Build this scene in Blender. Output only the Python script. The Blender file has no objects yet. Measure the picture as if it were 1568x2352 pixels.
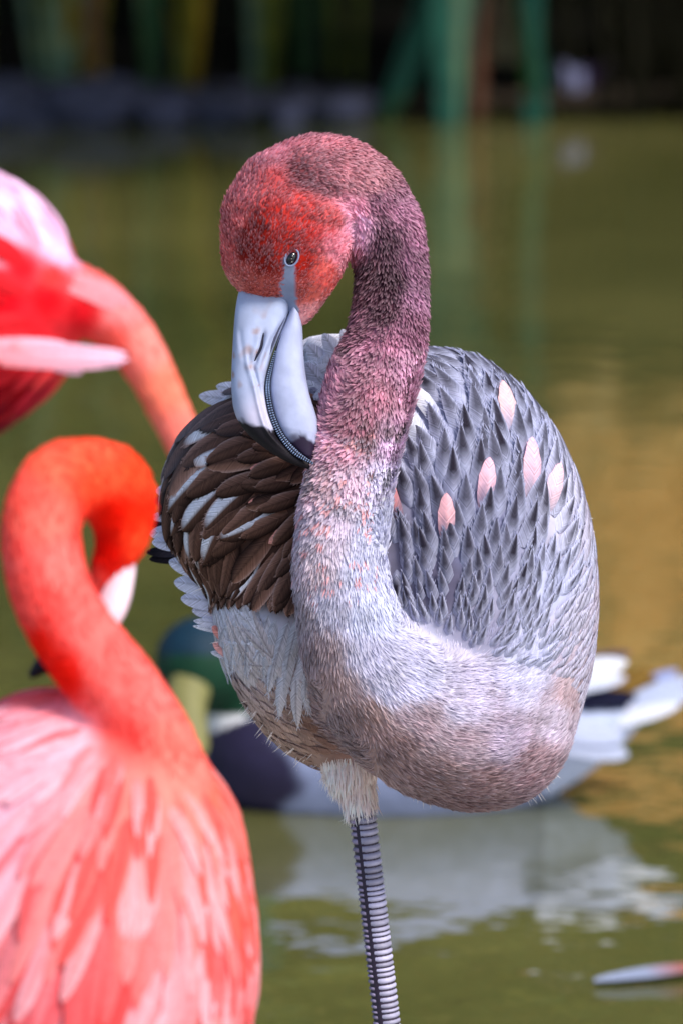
import bpy, math, random
import numpy as np
from mathutils import Vector

# ------------------------------------------------------------------ camera, sky, sun, exposure
FPX = 11430.0                      # focal length in working units (picture is 1568 x 2352 of them)
TH0 = 0.214                        # the camera looks down by this angle
CAMH = 1.6
DIST = 4.0                         # distance to the young flamingo
ct, st = math.cos(TH0), math.sin(TH0)
CAM = np.array([0.0, -DIST * ct, CAMH])
RV = np.array([1.0, 0, 0]); FV = np.array([0, ct, -st]); UV = np.array([0, st, ct])

scene = bpy.context.scene
col = scene.collection
cam_d = bpy.data.cameras.new('camera'); cam = bpy.data.objects.new('camera', cam_d); col.objects.link(cam)
cam.location = CAM; cam.rotation_euler = (math.pi / 2 - TH0, 0, 0)
cam_d.sensor_fit = 'HORIZONTAL'; cam_d.sensor_width = 24.0
cam_d.lens = 24.0 * FPX / 1568.0
cam_d.clip_start = 0.1; cam_d.clip_end = 500
cam_d.dof.use_dof = True; cam_d.dof.focus_distance = DIST - 0.06
cam_d.dof.aperture_fstop = cam_d.lens / 1000 / 0.033
scene.camera = cam

SUN_AZ, SUN_EL = math.radians(48), math.radians(54)    # to the right of the camera and behind it
world = bpy.data.worlds.new('World'); scene.world = world; world.use_nodes = True
wn = world.node_tree.nodes; wl = world.node_tree.links
sky = wn.new('ShaderNodeTexSky'); sky.sky_type = 'NISHITA'; sky.sun_disc = False
sky.sun_elevation = SUN_EL; sky.sun_rotation = math.pi - SUN_AZ
sky.dust_density = 2.0
bg = wn['Background']; wl.new(sky.outputs[0], bg.inputs[0]); bg.inputs[1].default_value = 0.10
sun_d = bpy.data.lights.new('sun', 'SUN'); sun = bpy.data.objects.new('sun', sun_d); col.objects.link(sun)
sun_d.energy = 2.0; sun_d.angle = math.radians(14); sun_d.color = (1.0, 0.93, 0.84)
sdir = Vector((math.sin(SUN_AZ) * math.cos(SUN_EL), -math.cos(SUN_AZ) * math.cos(SUN_EL), math.sin(SUN_EL)))
sun.rotation_euler = (-sdir).to_track_quat('-Z', 'Y').to_euler(); sun.location = sdir * 20
vs = scene.view_settings
vs.view_transform = 'Standard'; vs.look = 'None'; vs.gamma = 1.0; vs.exposure = 1.02
scene.cycles.use_denoising = True
scene.cycles.max_bounces = 6; scene.cycles.diffuse_bounces = 3; scene.cycles.transmission_bounces = 4
scene.cycles.sample_clamp_indirect = 6

rng = np.random.default_rng(7)
random.seed(7)

# ------------------------------------------------------------------ helpers
def lin(c):
    c = np.asarray(c, float) / 255.0
    return np.where(c <= 0.04045, c / 12.92, ((c + 0.055) / 1.055) ** 2.4)

def frame(dist):
    """Local bird frame: x right, y down, z away from the viewer; unit = what one working unit spans at dist."""
    s = dist / FPX; o = CAM + FV * dist
    def w(p):
        p = np.asarray(p, float)
        return o + (p[..., 0:1] - 784) * s * RV - (p[..., 1:2] - 1176) * s * UV + p[..., 2:3] * s * FV
    w.s = s
    return w

def mesh_obj(name, verts, faces, mat, parent=None, cols=None, smooth=True, origin=None, fuv=None):
    """faces: array (m,k) or list of such arrays; verts in world space."""
    verts = np.asarray(verts, float).reshape(-1, 3)
    if isinstance(faces, np.ndarray): faces = [faces]
    base = np.zeros(3)
    if origin is not None: base = np.asarray(origin, float)
    elif parent is not None: base = np.array(ROOT[parent.name]) if parent.name in ROOT else np.zeros(3)
    me = bpy.data.meshes.new(name)
    me.vertices.add(len(verts)); me.vertices.foreach_set('co', (verts - base).astype(np.float32).ravel())
    nl = sum(f.size for f in faces); npoly = sum(len(f) for f in faces)
    me.loops.add(nl); me.polygons.add(npoly)
    me.loops.foreach_set('vertex_index', np.concatenate([f.ravel() for f in faces]).astype(np.int32))
    tot = np.concatenate([np.full(len(f), f.shape[1]) for f in faces]).astype(np.int32)
    me.polygons.foreach_set('loop_start', np.concatenate([[0], np.cumsum(tot)[:-1]]).astype(np.int32))
    me.update(calc_edges=True); me.validate()
    if smooth: me.polygons.foreach_set('use_smooth', np.ones(len(me.polygons), bool))
    if cols is not None:
        a = me.color_attributes.new('Col', 'FLOAT_COLOR', 'POINT')
        c = np.ones((len(verts), 4), np.float32); c[:, :3] = np.clip(np.asarray(cols).reshape(-1, 3), 0, 1)
        a.data.foreach_set('color', c.ravel())
    if fuv is not None:
        a = me.attributes.new('fuv', 'FLOAT2', 'POINT'); a.data.foreach_set('vector', np.asarray(fuv, np.float32).ravel())
    if mat: me.materials.append(mat)
    ob = bpy.data.objects.new(name, me); col.objects.link(ob)
    ROOT[ob.name] = base
    if parent is not None:
        ob.parent = parent
        ob.location = base - np.asarray(ROOT.get(parent.name, (0, 0, 0)))
    else:
        ob.location = base
    return ob
ROOT = {}

def thing(name, loc, label, cat, group=None):
    o = bpy.data.objects.new(name, None); col.objects.link(o); o.location = loc; o.empty_display_size = 0.05
    o['label'] = label; o['category'] = cat
    if group: o['group'] = group
    ROOT[o.name] = np.asarray(loc, float)
    return o

def tag(o, label, cat, group=None):
    o['label'] = label; o['category'] = cat
    if group: o['group'] = group
    return o

def new_mat(name):
    m = bpy.data.materials.new(name); m.use_nodes = True
    nt = m.node_tree; nt.nodes.clear()
    out = nt.nodes.new('ShaderNodeOutputMaterial')
    return m, nt, out

def attr_mat(name, rough=0.7, transl=0.25, spec=0.25, noise=0.0, nscale=60.0, bump=0.0, coat=0.0, barb=0.0):
    m, nt, out = new_mat(name)
    at = nt.nodes.new('ShaderNodeAttribute'); at.attribute_name = 'Col'
    csock = at.outputs['Color']
    if barb > 0:      # fine slanting barbs either side of the shaft
        fa = nt.nodes.new('ShaderNodeAttribute'); fa.attribute_name = 'fuv'
        sp = nt.nodes.new('ShaderNodeSeparateXYZ'); nt.links.new(fa.outputs['Vector'], sp.inputs[0])
        ma = nt.nodes.new('ShaderNodeMath'); ma.operation = 'MULTIPLY_ADD'; ma.inputs[1].default_value = -1.3
        nt.links.new(sp.outputs['Y'], ma.inputs[0]); nt.links.new(sp.outputs['X'], ma.inputs[2])
        n1 = nt.nodes.new('ShaderNodeTexNoise'); n1.noise_dimensions = '1D'; n1.inputs['Scale'].default_value = .22; n1.inputs['Detail'].default_value = 3
        nt.links.new(ma.outputs[0], n1.inputs['W'])
        m1 = nt.nodes.new('ShaderNodeMapRange'); m1.inputs[1].default_value = .3; m1.inputs[2].default_value = .7; m1.inputs[3].default_value = 1 - barb; m1.inputs[4].default_value = 1 + barb * .7
        nt.links.new(n1.outputs['Fac'], m1.inputs[0])
        sc_ = nt.nodes.new('ShaderNodeVectorMath'); sc_.operation = 'SCALE'
        nt.links.new(csock, sc_.inputs[0]); nt.links.new(m1.outputs[0], sc_.inputs['Scale']); csock = sc_.outputs[0]
    if noise > 0 or bump > 0:
        tc = nt.nodes.new('ShaderNodeTexCoord')
        nz = nt.nodes.new('ShaderNodeTexNoise'); nz.inputs['Scale'].default_value = nscale; nz.inputs['Detail'].default_value = 4
        nt.links.new(tc.outputs['Object'], nz.inputs['Vector'])
    if noise > 0:
        mr = nt.nodes.new('ShaderNodeMapRange'); mr.inputs[1].default_value = 0.3; mr.inputs[2].default_value = 0.7
        mr.inputs[3].default_value = 1 - noise; mr.inputs[4].default_value = 1 + noise
        nt.links.new(nz.outputs['Fac'], mr.inputs[0])
        mx = nt.nodes.new('ShaderNodeVectorMath'); mx.operation = 'SCALE'
        nt.links.new(csock, mx.inputs[0]); nt.links.new(mr.outputs[0], mx.inputs['Scale']); csock = mx.outputs[0]
    p = nt.nodes.new('ShaderNodeBsdfPrincipled')
    p.inputs['Roughness'].default_value = rough; p.inputs['Specular IOR Level'].default_value = spec
    p.inputs['Coat Weight'].default_value = coat
    nt.links.new(csock, p.inputs['Base Color'])
    if bump > 0:
        b = nt.nodes.new('ShaderNodeBump'); b.inputs['Strength'].default_value = bump; b.inputs['Distance'].default_value = 0.002
        nt.links.new(nz.outputs['Fac'], b.inputs['Height']); nt.links.new(b.outputs[0], p.inputs['Normal'])
    sh = p.outputs[0]
    if transl > 0:
        t = nt.nodes.new('ShaderNodeBsdfTranslucent'); nt.links.new(csock, t.inputs['Color'])
        ms = nt.nodes.new('ShaderNodeMixShader'); ms.inputs[0].default_value = transl
        nt.links.new(sh, ms.inputs[1]); nt.links.new(t.outputs[0], ms.inputs[2]); sh = ms.outputs[0]
    nt.links.new(sh, out.inputs[0])
    return m

def noise_mat(name, c1, c2, scale=8, rough=0.8, bump=0.3, detail=6, transl=0.0, spec=0.3):
    m, nt, out = new_mat(name)
    tc = nt.nodes.new('ShaderNodeTexCoord')
    nz = nt.nodes.new('ShaderNodeTexNoise'); nz.inputs['Scale'].default_value = scale; nz.inputs['Detail'].default_value = detail
    nt.links.new(tc.outputs['Object'], nz.inputs['Vector'])
    r = nt.nodes.new('ShaderNodeValToRGB')
    r.color_ramp.elements[0].position = 0.35; r.color_ramp.elements[0].color = (*lin(c1), 1)
    r.color_ramp.elements[1].position = 0.65; r.color_ramp.elements[1].color = (*lin(c2), 1)
    nt.links.new(nz.outputs['Fac'], r.inputs[0])
    p = nt.nodes.new('ShaderNodeBsdfPrincipled'); p.inputs['Roughness'].default_value = rough
    p.inputs['Specular IOR Level'].default_value = spec
    nt.links.new(r.outputs[0], p.inputs['Base Color'])
    b = nt.nodes.new('ShaderNodeBump'); b.inputs['Strength'].default_value = bump; b.inputs['Distance'].default_value = 0.01
    nt.links.new(nz.outputs['Fac'], b.inputs['Height']); nt.links.new(b.outputs[0], p.inputs['Normal'])
    sh = p.outputs[0]
    if transl > 0:
        t = nt.nodes.new('ShaderNodeBsdfTranslucent'); nt.links.new(r.outputs[0], t.inputs['Color'])
        ms = nt.nodes.new('ShaderNodeMixShader'); ms.inputs[0].default_value = transl
        nt.links.new(sh, ms.inputs[1]); nt.links.new(t.outputs[0], ms.inputs[2]); sh = ms.outputs[0]
    nt.links.new(sh, out.inputs[0])
    return m

def catmull(pts, n):
    p = np.asarray(pts, float); m = len(p)
    q = np.vstack([2 * p[0] - p[1], p, 2 * p[-1] - p[-2]])
    t = np.linspace(0, m - 1, n); i = np.minimum(t.astype(int), m - 2); f = (t - i)[:, None]
    a, b, c, d = q[i], q[i + 1], q[i + 2], q[i + 3]
    return 0.5 * (2 * b + (c - a) * f + (2 * a - 5 * b + 4 * c - d) * f ** 2 + (3 * b - a - 3 * c + d) * f ** 3)

def chain_sdf(P, pts):
    d = np.full(len(P), 1e9, np.float32)
    for a, b in zip(pts[:-1], pts[1:]):
        ab = (b[:3] - a[:3]).astype(np.float32); l2 = float(ab @ ab) + 1e-9
        ap = P - a[:3].astype(np.float32)
        t = np.clip(ap @ ab / l2, 0, 1)
        r = a[3] + (b[3] - a[3]) * t
        q = ap - t[:, None] * ab
        d = np.minimum(d, np.sqrt(np.einsum('ij,ij->i', q, q)) - r)
    return d

def ell_sdf(P, c, r, rot=0.0, roty=0.0):
    p = P - np.asarray(c, np.float32)
    if roty:
        cc, ss = math.cos(roty), math.sin(roty)
        p = np.stack([cc * p[:, 0] - ss * p[:, 2], p[:, 1], ss * p[:, 0] + cc * p[:, 2]], 1)
    if rot:
        cc, ss = math.cos(rot), math.sin(rot)
        p = np.stack([cc * p[:, 0] + ss * p[:, 1], -ss * p[:, 0] + cc * p[:, 1], p[:, 2]], 1)
    r = np.asarray(r, np.float32)
    k0 = np.sqrt(((p / r) ** 2).sum(1)); k1 = np.sqrt(((p / (r * r)) ** 2).sum(1)) + 1e-9
    return k0 * (k0 - 1) / k1

def smin(a, b, k):
    h = np.clip(0.5 + 0.5 * (b - a) / k, 0, 1)
    return b + (a - b) * h - k * h * (1 - h)

def grad(f, P, e=2.0):
    P = np.asarray(P, np.float32); g = np.empty_like(P)
    for i in range(3):
        o = np.zeros(3, np.float32); o[i] = e
        g[:, i] = f(P + o) - f(P - o)
    return g / (np.linalg.norm(g, axis=1, keepdims=True) + 1e-9)

def surface_nets(f, lo, hi, step):
    lo = np.asarray(lo, float); n = np.ceil((np.asarray(hi, float) - lo) / step).astype(int) + 1
    ax = [lo[i] + step * np.arange(n[i]) for i in range(3)]
    G = np.stack(np.meshgrid(*ax, indexing='ij'), -1).reshape(-1, 3).astype(np.float32)
    V = np.concatenate([f(G[i:i + 400000]) for i in range(0, len(G), 400000)]).reshape(n)
    s = V < 0
    cnt = np.zeros(n - 1, int)
    offs = [(i, j, k) for i in (0, 1) for j in (0, 1) for k in (0, 1)]
    sub = lambda A, o: A[o[0]:n[0] - 1 + o[0], o[1]:n[1] - 1 + o[1], o[2]:n[2] - 1 + o[2]]
    for o in offs: cnt += sub(s, o)
    act = (cnt > 0) & (cnt < 8)
    ids = -np.ones(n - 1, int); ids[act] = np.arange(act.sum())
    cells = np.argwhere(act)
    acc = np.zeros((len(cells), 3)); num = np.zeros(len(cells))
    for o in offs:
        for a in range(3):
            if o[a]: continue
            o2 = list(o); o2[a] = 1
            v0 = sub(V, o)[act]; v1 = sub(V, o2)[act]
            m = (v0 < 0) != (v1 < 0)
            t = np.where(m, v0 / np.where(m, v0 - v1, 1), 0)
            p = np.tile(np.array(o, float), (len(cells), 1)); p[:, a] = t
            acc[m] += p[m]; num[m] += 1
    verts = (lo + (cells + acc / num[:, None]) * step).astype(np.float32)
    quads = []
    for a in range(3):
        b, c = (a + 1) % 3, (a + 2) % 3
        sl0 = [slice(None)] * 3; sl1 = [slice(None)] * 3
        sl0[a] = slice(0, n[a] - 1); sl1[a] = slice(1, n[a])
        s0, s1 = s[tuple(sl0)], s[tuple(sl1)]
        e = np.argwhere(s0 != s1)
        e = e[(e[:, b] > 0) & (e[:, c] > 0) & (e[:, b] < n[b] - 1) & (e[:, c] < n[c] - 1)]
        flip = ~s0[e[:, 0], e[:, 1], e[:, 2]]
        def cid(db, dc):
            q = e.copy(); q[:, b] += db; q[:, c] += dc
            return ids[q[:, 0], q[:, 1], q[:, 2]]
        q = np.stack([cid(-1, -1), cid(0, -1), cid(0, 0), cid(-1, 0)], 1)
        q[flip] = q[flip][:, ::-1]
        quads.append(q)
    quads = np.concatenate(quads)
    for _ in range(2):
        g = grad(f, verts); verts = verts - g * f(verts)[:, None]
    return verts, quads

def sample_surface(verts, quads, n, dens=None):
    t = np.concatenate([quads[:, [0, 1, 2]], quads[:, [0, 2, 3]]])
    a, b, c = verts[t[:, 0]], verts[t[:, 1]], verts[t[:, 2]]
    ar = np.linalg.norm(np.cross(b - a, c - a), axis=1)
    if dens is not None: ar = ar * dens((a + b + c) / 3)
    i = rng.choice(len(t), n, p=ar / ar.sum())
    u, v = rng.random(n), rng.random(n); m = u + v > 1; u[m], v[m] = 1 - u[m], 1 - v[m]
    return (a[i] + (b[i] - a[i]) * u[:, None] + (c[i] - a[i]) * v[:, None]).astype(np.float32)

def idw(xy, pts, p=4.0, eps=60.0):
    pts = np.asarray(pts, float); ctl = pts[:, :2]; val = pts[:, 2:]
    out = np.empty((len(xy), val.shape[1]))
    for s in range(0, len(xy), 20000):
        q = xy[s:s + 20000, None, :2] - ctl[None]
        w = 1.0 / ((q ** 2).sum(-1) + eps) ** (p / 2)
        out[s:s + 20000] = (w @ val) / w.sum(1, keepdims=True)
    return out

_k = rng.normal(size=(10, 3)); _ph = rng.random(10) * 6.28
def wob(P, scale):
    """smooth pseudo noise about -1..1"""
    return np.sin(np.asarray(P) @ (_k.T / scale) + _ph).sum(1) / 3.2

def blades(P, N, T, L, W, ang, cols, base_k=0.75, tip_k=1.15, droop=0.25, rim_light=None, rim_light_amt=0.0):
    """short down/fuzz: 5 verts, 3 tris each"""
    n = len(P)
    ang = np.broadcast_to(ang, (n,))[:, None]
    D1 = T * np.cos(ang) + N * np.sin(ang)
    a2 = ang * (1 - droop)
    D2 = T * np.cos(a2) + N * np.sin(a2)
    B = np.cross(N, T); B /= np.linalg.norm(B, axis=1, keepdims=True) + 1e-9
    tw = rng.normal(0, 0.5, (n, 1)); B = B * np.cos(tw) + np.cross(D1, B) * np.sin(tw)
    L = L[:, None]; W = W[:, None]
    b = P - N * 2; m = b + D1 * L * 0.55; t = m + D2 * L * 0.45
    V = np.stack([b - B * W * 0.35, b + B * W * 0.35, m - B * W * 0.5, m + B * W * 0.5, t], 1)
    i = np.arange(n)[:, None] * 5
    F = np.concatenate([i + [[0, 1, 2]], i + [[1, 3, 2]], i + [[2, 3, 4]]])
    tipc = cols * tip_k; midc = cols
    if rim_light is not None:  # rim light painted on: blades turn paler towards the tip
        fa = np.broadcast_to(rim_light_amt, (n,))[:, None]; tipc = tipc * (1 - fa) + rim_light * fa; midc = cols * (1 - .35 * fa) + rim_light * .35 * fa
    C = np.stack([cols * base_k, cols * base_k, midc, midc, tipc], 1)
    return V.reshape(-1, 3), F, C.reshape(-1, 3)

def tangent(N, d2):
    d = np.concatenate([d2, np.zeros((len(d2), 1))], 1)
    t = d - N * (N * d).sum(1, keepdims=True)
    return t / (np.linalg.norm(t, axis=1, keepdims=True) + 1e-9)

def poisson(P, r, limit=5000):
    keep = []; kp = np.empty((limit, 3)); kr = np.empty(limit); k = 0
    for i in range(len(P)):
        if k and (((kp[:k] - P[i]) ** 2).sum(1) < (0.5 * (kr[:k] + r[i])) ** 2).any(): continue
        kp[k] = P[i]; kr[k] = r[i]; k += 1; keep.append(i)
        if k >= limit: break
    return np.array(keep, int)

def feathers(f, P, N, T, L, W, prof, roof=0.25, lift=0.10, sink=2.0, nu=8, nv=7, conform=True, bend=None):
    n = len(P); u = 1 - (1 - np.linspace(0, 1, nu)) ** 1.7; v = np.linspace(-1, 1, nv)
    B = np.cross(N, T); B /= np.linalg.norm(B, axis=1, keepdims=True) + 1e-9
    U, Vv = np.meshgrid(u, v, indexing='ij')
    w = prof(U)
    L_ = np.asarray(L)[:, None, None, None]; W_ = np.asarray(W)[:, None, None, None]
    lift = np.broadcast_to(lift, (n,))[:, None, None, None]
    Pg = P[:, None, None] + T[:, None, None] * (U[None, ..., None] * L_) + B[:, None, None] * ((Vv * w)[None, ..., None] * W_)
    if bend is not None:
        Pg = Pg + B[:, None, None] * (np.asarray(bend)[:, None, None, None] * (U ** 2)[None, ..., None] * L_)
    off = sink - 9 * np.clip(1 - U * 2.5, 0, 1)[None, ..., None] + lift * (U ** 1.2)[None, ..., None] * L_ + roof * W_ * ((1 - np.abs(Vv) ** 1.3) * np.minimum(1, w * 1.2))[None, ..., None]
    if conform:
        flat = Pg.reshape(-1, 3).astype(np.float32)
        for _ in range(2):
            g = grad(f, flat); d = f(flat)
            flat = flat - g * d[:, None] * 0.9
        g = grad(f, flat)
        flat = flat + g * np.broadcast_to(off, Pg.shape[:3] + (1,)).reshape(-1, 1)
        Pg = flat.reshape(Pg.shape)
    else:
        Pg = Pg + N[:, None, None] * off
    i = np.arange(nu - 1)[:, None] * nv + np.arange(nv - 1)[None]
    F = np.stack([i, i + nv, i + nv + 1, i + 1], -1).reshape(-1, 4)
    return Pg, F, U, Vv

def barbs(Pg, C, N, T, m, ratio, width=2.0, umin=.25):
    """loose fine barbs along both edges of each feather"""
    n, nu, nv = Pg.shape[:3]
    k = np.repeat(np.arange(n), m); u = rng.uniform(umin, .97, n * m) * (nu - 1); i = u.astype(int); f_ = (u - i)[:, None]
    e = rng.integers(0, 2, n * m) * (nv - 1); mid = nv // 2
    p = Pg[k, i, e] * (1 - f_) + Pg[k, i + 1, e] * f_; c = C[k, i, e] * (1 - f_) + C[k, i + 1, e] * f_
    q = Pg[k, i, mid] * (1 - f_) + Pg[k, i + 1, mid] * f_
    ax = Pg[k, nu - 1, mid] - Pg[k, 0, mid]; L = np.linalg.norm(ax, axis=1, keepdims=True); ax = ax / (L + 1e-9)
    sd = p - q; sd = sd / (np.linalg.norm(sd, axis=1, keepdims=True) + 1e-9)
    d = ax * .9 + sd * rng.uniform(.2, .6, (n * m, 1)); d /= np.linalg.norm(d, axis=1, keepdims=True)
    nn = N[k] + rng.normal(0, .25, (n * m, 3)); nn -= d * (nn * d).sum(1, keepdims=True); nn /= np.linalg.norm(nn, axis=1, keepdims=True)
    return blades(p - d * 3 - sd * 2, nn, d, (L[:, 0] * ratio * rng.uniform(.5, 1.3, n * m)), np.full(n * m, width), .06, c, 1.0, 1.12)

def build_feathers(w, parent, mat, Pg, F, C, parts, name='feather', rest='feather_coat', labels=None):
    """first `parts` (indices) become objects of their own; the others one stuff part"""
    n = len(Pg); k = Pg.shape[1] * Pg.shape[2]
    world_v = w(Pg.reshape(-1, 3)).reshape(n, k, 3); C = C.reshape(n, k, 3)
    md = Pg[:, :, Pg.shape[2] // 2]
    fx = np.concatenate([np.zeros((n, 1)), np.cumsum(np.linalg.norm(np.diff(md, axis=1), axis=-1), 1)], 1) + rng.uniform(0, 500, (n, 1))
    fy = np.linalg.norm(Pg - md[:, :, None], axis=-1)
    FU_ = np.stack([np.broadcast_to(fx[:, :, None], fy.shape), fy], -1).reshape(n, k, 2)
    parts = list(parts)
    for i in parts:
        o = mesh_obj(name, world_v[i], F, mat, parent, C[i], origin=world_v[i, Pg.shape[2] // 2], fuv=FU_[i])
        if labels and i in labels: o['label'] = labels[i]
    others = np.setdiff1d(np.arange(n), parts)
    if len(others):
        FF = (np.arange(len(others))[:, None, None] * k + F[None]).reshape(-1, 4)
        o = mesh_obj(rest, world_v[others].reshape(-1, 3), FF, mat, parent, C[others].reshape(-1, 3), fuv=FU_[others].reshape(-1, 2)); o['kind'] = 'stuff'

def tube(pts, n=10, caps=True, sub=0):
    """pts (m,4) -> verts, quads (+ tri caps)"""
    p = np.asarray(pts, float)
    if sub: p = catmull(p, sub)
    m = len(p); t = np.gradient(p[:, :3], axis=0); t /= np.linalg.norm(t, axis=1, keepdims=True) + 1e-9
    ref = np.tile([0.0, 0, 1.0], (m, 1)); ref[np.abs(t[:, 2]) > 0.9] = (1, 0, 0)
    a = np.cross(t, ref); a /= np.linalg.norm(a, axis=1, keepdims=True); b = np.cross(t, a)
    th = np.linspace(0, 2 * math.pi, n, endpoint=False)
    V = p[:, None, :3] + p[:, None, 3:4] * (a[:, None] * np.cos(th)[None, :, None] + b[:, None] * np.sin(th)[None, :, None])
    V = V.reshape(-1, 3)
    i = np.arange(m - 1)[:, None] * n; j = np.arange(n)[None]; j2 = (j + 1) % n
    F = [np.stack([i + j, i + j2, i + n + j2, i + n + j], -1).reshape(-1, 4)]
    if caps:
        V = np.vstack([V, p[0, :3], p[-1, :3]]); c0, c1 = m * n, m * n + 1
        j = np.arange(n); j2 = (j + 1) % n
        F.append(np.concatenate([np.stack([j2, j, np.full(n, c0)], 1), np.stack([(m - 1) * n + j, (m - 1) * n + j2, np.full(n, c1)], 1)]))
    return V, F

def ellipsoid(c, r, nu=16, nv=10, rot=0.0):
    th = np.linspace(0, 2 * math.pi, nu, endpoint=False); ph = np.linspace(0.08, math.pi - 0.08, nv)
    x = np.sin(ph)[:, None] * np.cos(th)[None]; y = np.sin(ph)[:, None] * np.sin(th)[None]; z = np.cos(ph)[:, None] * np.ones(nu)[None]
    V = np.stack([x, y, z], -1).reshape(-1, 3) * np.asarray(r)
    cc, ss = math.cos(rot), math.sin(rot)
    V = np.stack([cc * V[:, 0] - ss * V[:, 1], ss * V[:, 0] + cc * V[:, 1], V[:, 2]], 1) + np.asarray(c)
    i = np.arange(nv - 1)[:, None] * nu; j = np.arange(nu)[None]; j2 = (j + 1) % nu
    F = np.stack([i + j, i + nu + j, i + nu + j2, i + j2], -1).reshape(-1, 4)
    caps = [np.arange(nu)[None, ::-1] * 1, ((nv - 1) * nu + np.arange(nu))[None]]
    return V, [F] + caps

M_feather = attr_mat('feather_vane', 0.7, 0.20, 0.10, noise=0.10, nscale=220, barb=0.34)
M_down = attr_mat('down', 0.8, 0.30, 0.10)
M_skin = attr_mat('plumage_base', 0.9, 0.0, 0.05, noise=0.12, nscale=90)
M_bill = attr_mat('bill_horn', 0.5, 0.0, 0.20, noise=0.13, nscale=55, bump=0.25)
M_leg = attr_mat('leg_skin', 0.5, 0.0, 0.4, noise=0.15, nscale=120, bump=0.2)
M_eye = attr_mat('eye_gloss', 0.05, 0.0, 0.8)

exec_parts = []

# ================================================================== SETTING
def ground_point(x, y, z=0.0):
    d = FV + RV * (x - 784) / FPX - UV * (y - 1176) / FPX
    return CAM + d * (z - CAMH) / d[2]
SHORE = ground_point(784, 285)[1]
def plane_point(x, y, Y):
    d = FV + RV * (x - 784) / FPX - UV * (y - 1176) / FPX
    return CAM + d * (Y - CAM[1]) / d[1]

def grid_sheet(name, x0, x1, y0, y1, nx, ny, zf, mat):
    xs = np.linspace(x0, x1, nx); ys = np.linspace(y0, y1, ny)
    X, Y = np.meshgrid(xs, ys, indexing='ij'); Z = zf(X, Y)
    V = np.stack([X, Y, Z], -1).reshape(-1, 3)
    i = np.arange(nx - 1)[:, None] * ny + np.arange(ny - 1)[None]
    F = np.stack([i, i + ny, i + ny + 1, i + 1], -1).reshape(-1, 4)
    o = mesh_obj(name, V, F, mat); o['kind'] = 'structure'
    return o

def water_material():
    m, nt, out = new_mat('pond_water')
    tc = nt.nodes.new('ShaderNodeTexCoord')
    def nz(sc, det, stretch):
        mp = nt.nodes.new('ShaderNodeMapping'); mp.inputs['Scale'].default_value = stretch
        nt.links.new(tc.outputs['Object'], mp.inputs[0])
        t = nt.nodes.new('ShaderNodeTexNoise'); t.inputs['Scale'].default_value = sc; t.inputs['Detail'].default_value = det
        nt.links.new(mp.outputs[0], t.inputs['Vector']); return t
    n1 = nz(3.2, 2, (1, 1.0, 1)); n2 = nz(11, 2, (1, 1.2, 1))
    ad = nt.nodes.new('ShaderNodeMath'); ad.operation = 'MULTIPLY_ADD'; ad.inputs[1].default_value = 0.22
    nt.links.new(n2.outputs['Fac'], ad.inputs[0]); nt.links.new(n1.outputs['Fac'], ad.inputs[2])
    b = nt.nodes.new('ShaderNodeBump'); b.inputs['Strength'].default_value = 1.0; b.inputs['Distance'].default_value = 0.020
    sp = nt.nodes.new('ShaderNodeSeparateXYZ'); nt.links.new(tc.outputs['Object'], sp.inputs[0])
    mr = nt.nodes.new('ShaderNodeMapRange'); mr.inputs[1].default_value = 0.8; mr.inputs[2].default_value = 3.2; mr.inputs[3].default_value = 0.7; mr.inputs[4].default_value = 0.25
    nt.links.new(sp.outputs['Y'], mr.inputs[0]); nt.links.new(mr.outputs[0], b.inputs['Strength'])
    nt.links.new(ad.outputs[0], b.inputs['Height'])
    n3 = nz(1.1, 4, (1, 1, 1))
    r = nt.nodes.new('ShaderNodeValToRGB')
    r.color_ramp.elements[0].position = 0.3; r.color_ramp.elements[0].color = (*lin((72, 78, 40)), 1)
    r.color_ramp.elements[1].position = 0.7; r.color_ramp.elements[1].color = (*lin((112, 110, 62)), 1)
    nt.links.new(n3.outputs['Fac'], r.inputs[0])
    p = nt.nodes.new('ShaderNodeBsdfPrincipled'); p.inputs['Roughness'].default_value = 0.06
    p.inputs['IOR'].default_value = 1.6
    nt.links.new(r.outputs[0], p.inputs['Base Color']); nt.links.new(b.outputs[0], p.inputs['Normal'])
    gl = nt.nodes.new('ShaderNodeBsdfGlossy'); gl.inputs['Roughness'].default_value = 0.05; nt.links.new(b.outputs[0], gl.inputs['Normal'])
    ms = nt.nodes.new('ShaderNodeMixShader'); ms.inputs[0].default_value = 0.36
    nt.links.new(p.outputs[0], ms.inputs[1]); nt.links.new(gl.outputs[0], ms.inputs[2])
    nt.links.new(ms.outputs[0], out.inputs[0])
    return m
M_water = water_material()
V = np.array([[-60, -40, 0], [60, -40, 0], [60, SHORE + 0.6, 0], [-60, SHORE + 0.6, 0]], float)
o = mesh_obj('water', V, np.array([[0, 1, 2, 3]]), M_water, smooth=False); o['kind'] = 'structure'
M_mud = noise_mat('mud', (30, 26, 18), (52, 46, 32), 3)
grid_sheet('pond_bed', -60, 60, -40, SHORE + 0.4, 30, 30, lambda X, Y: -0.30 + 0 * X, M_mud)
M_soil = noise_mat('bank_soil', (7, 6, 5), (18, 14, 10), 9)
def bankz(X, Y):
    t = np.clip((Y - SHORE) / 0.5, 0, 1)
    return -0.10 + 0.16 * t * t * (3 - 2 * t) + np.clip(Y - SHORE - 0.5, 0, 4) * 0.10 + 0.012 * np.sin(X * 7 + np.sin(Y * 9))
grid_sheet('bank', -60, 60, SHORE - 0.02, SHORE + 90, 241, 181, bankz, M_soil)

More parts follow.
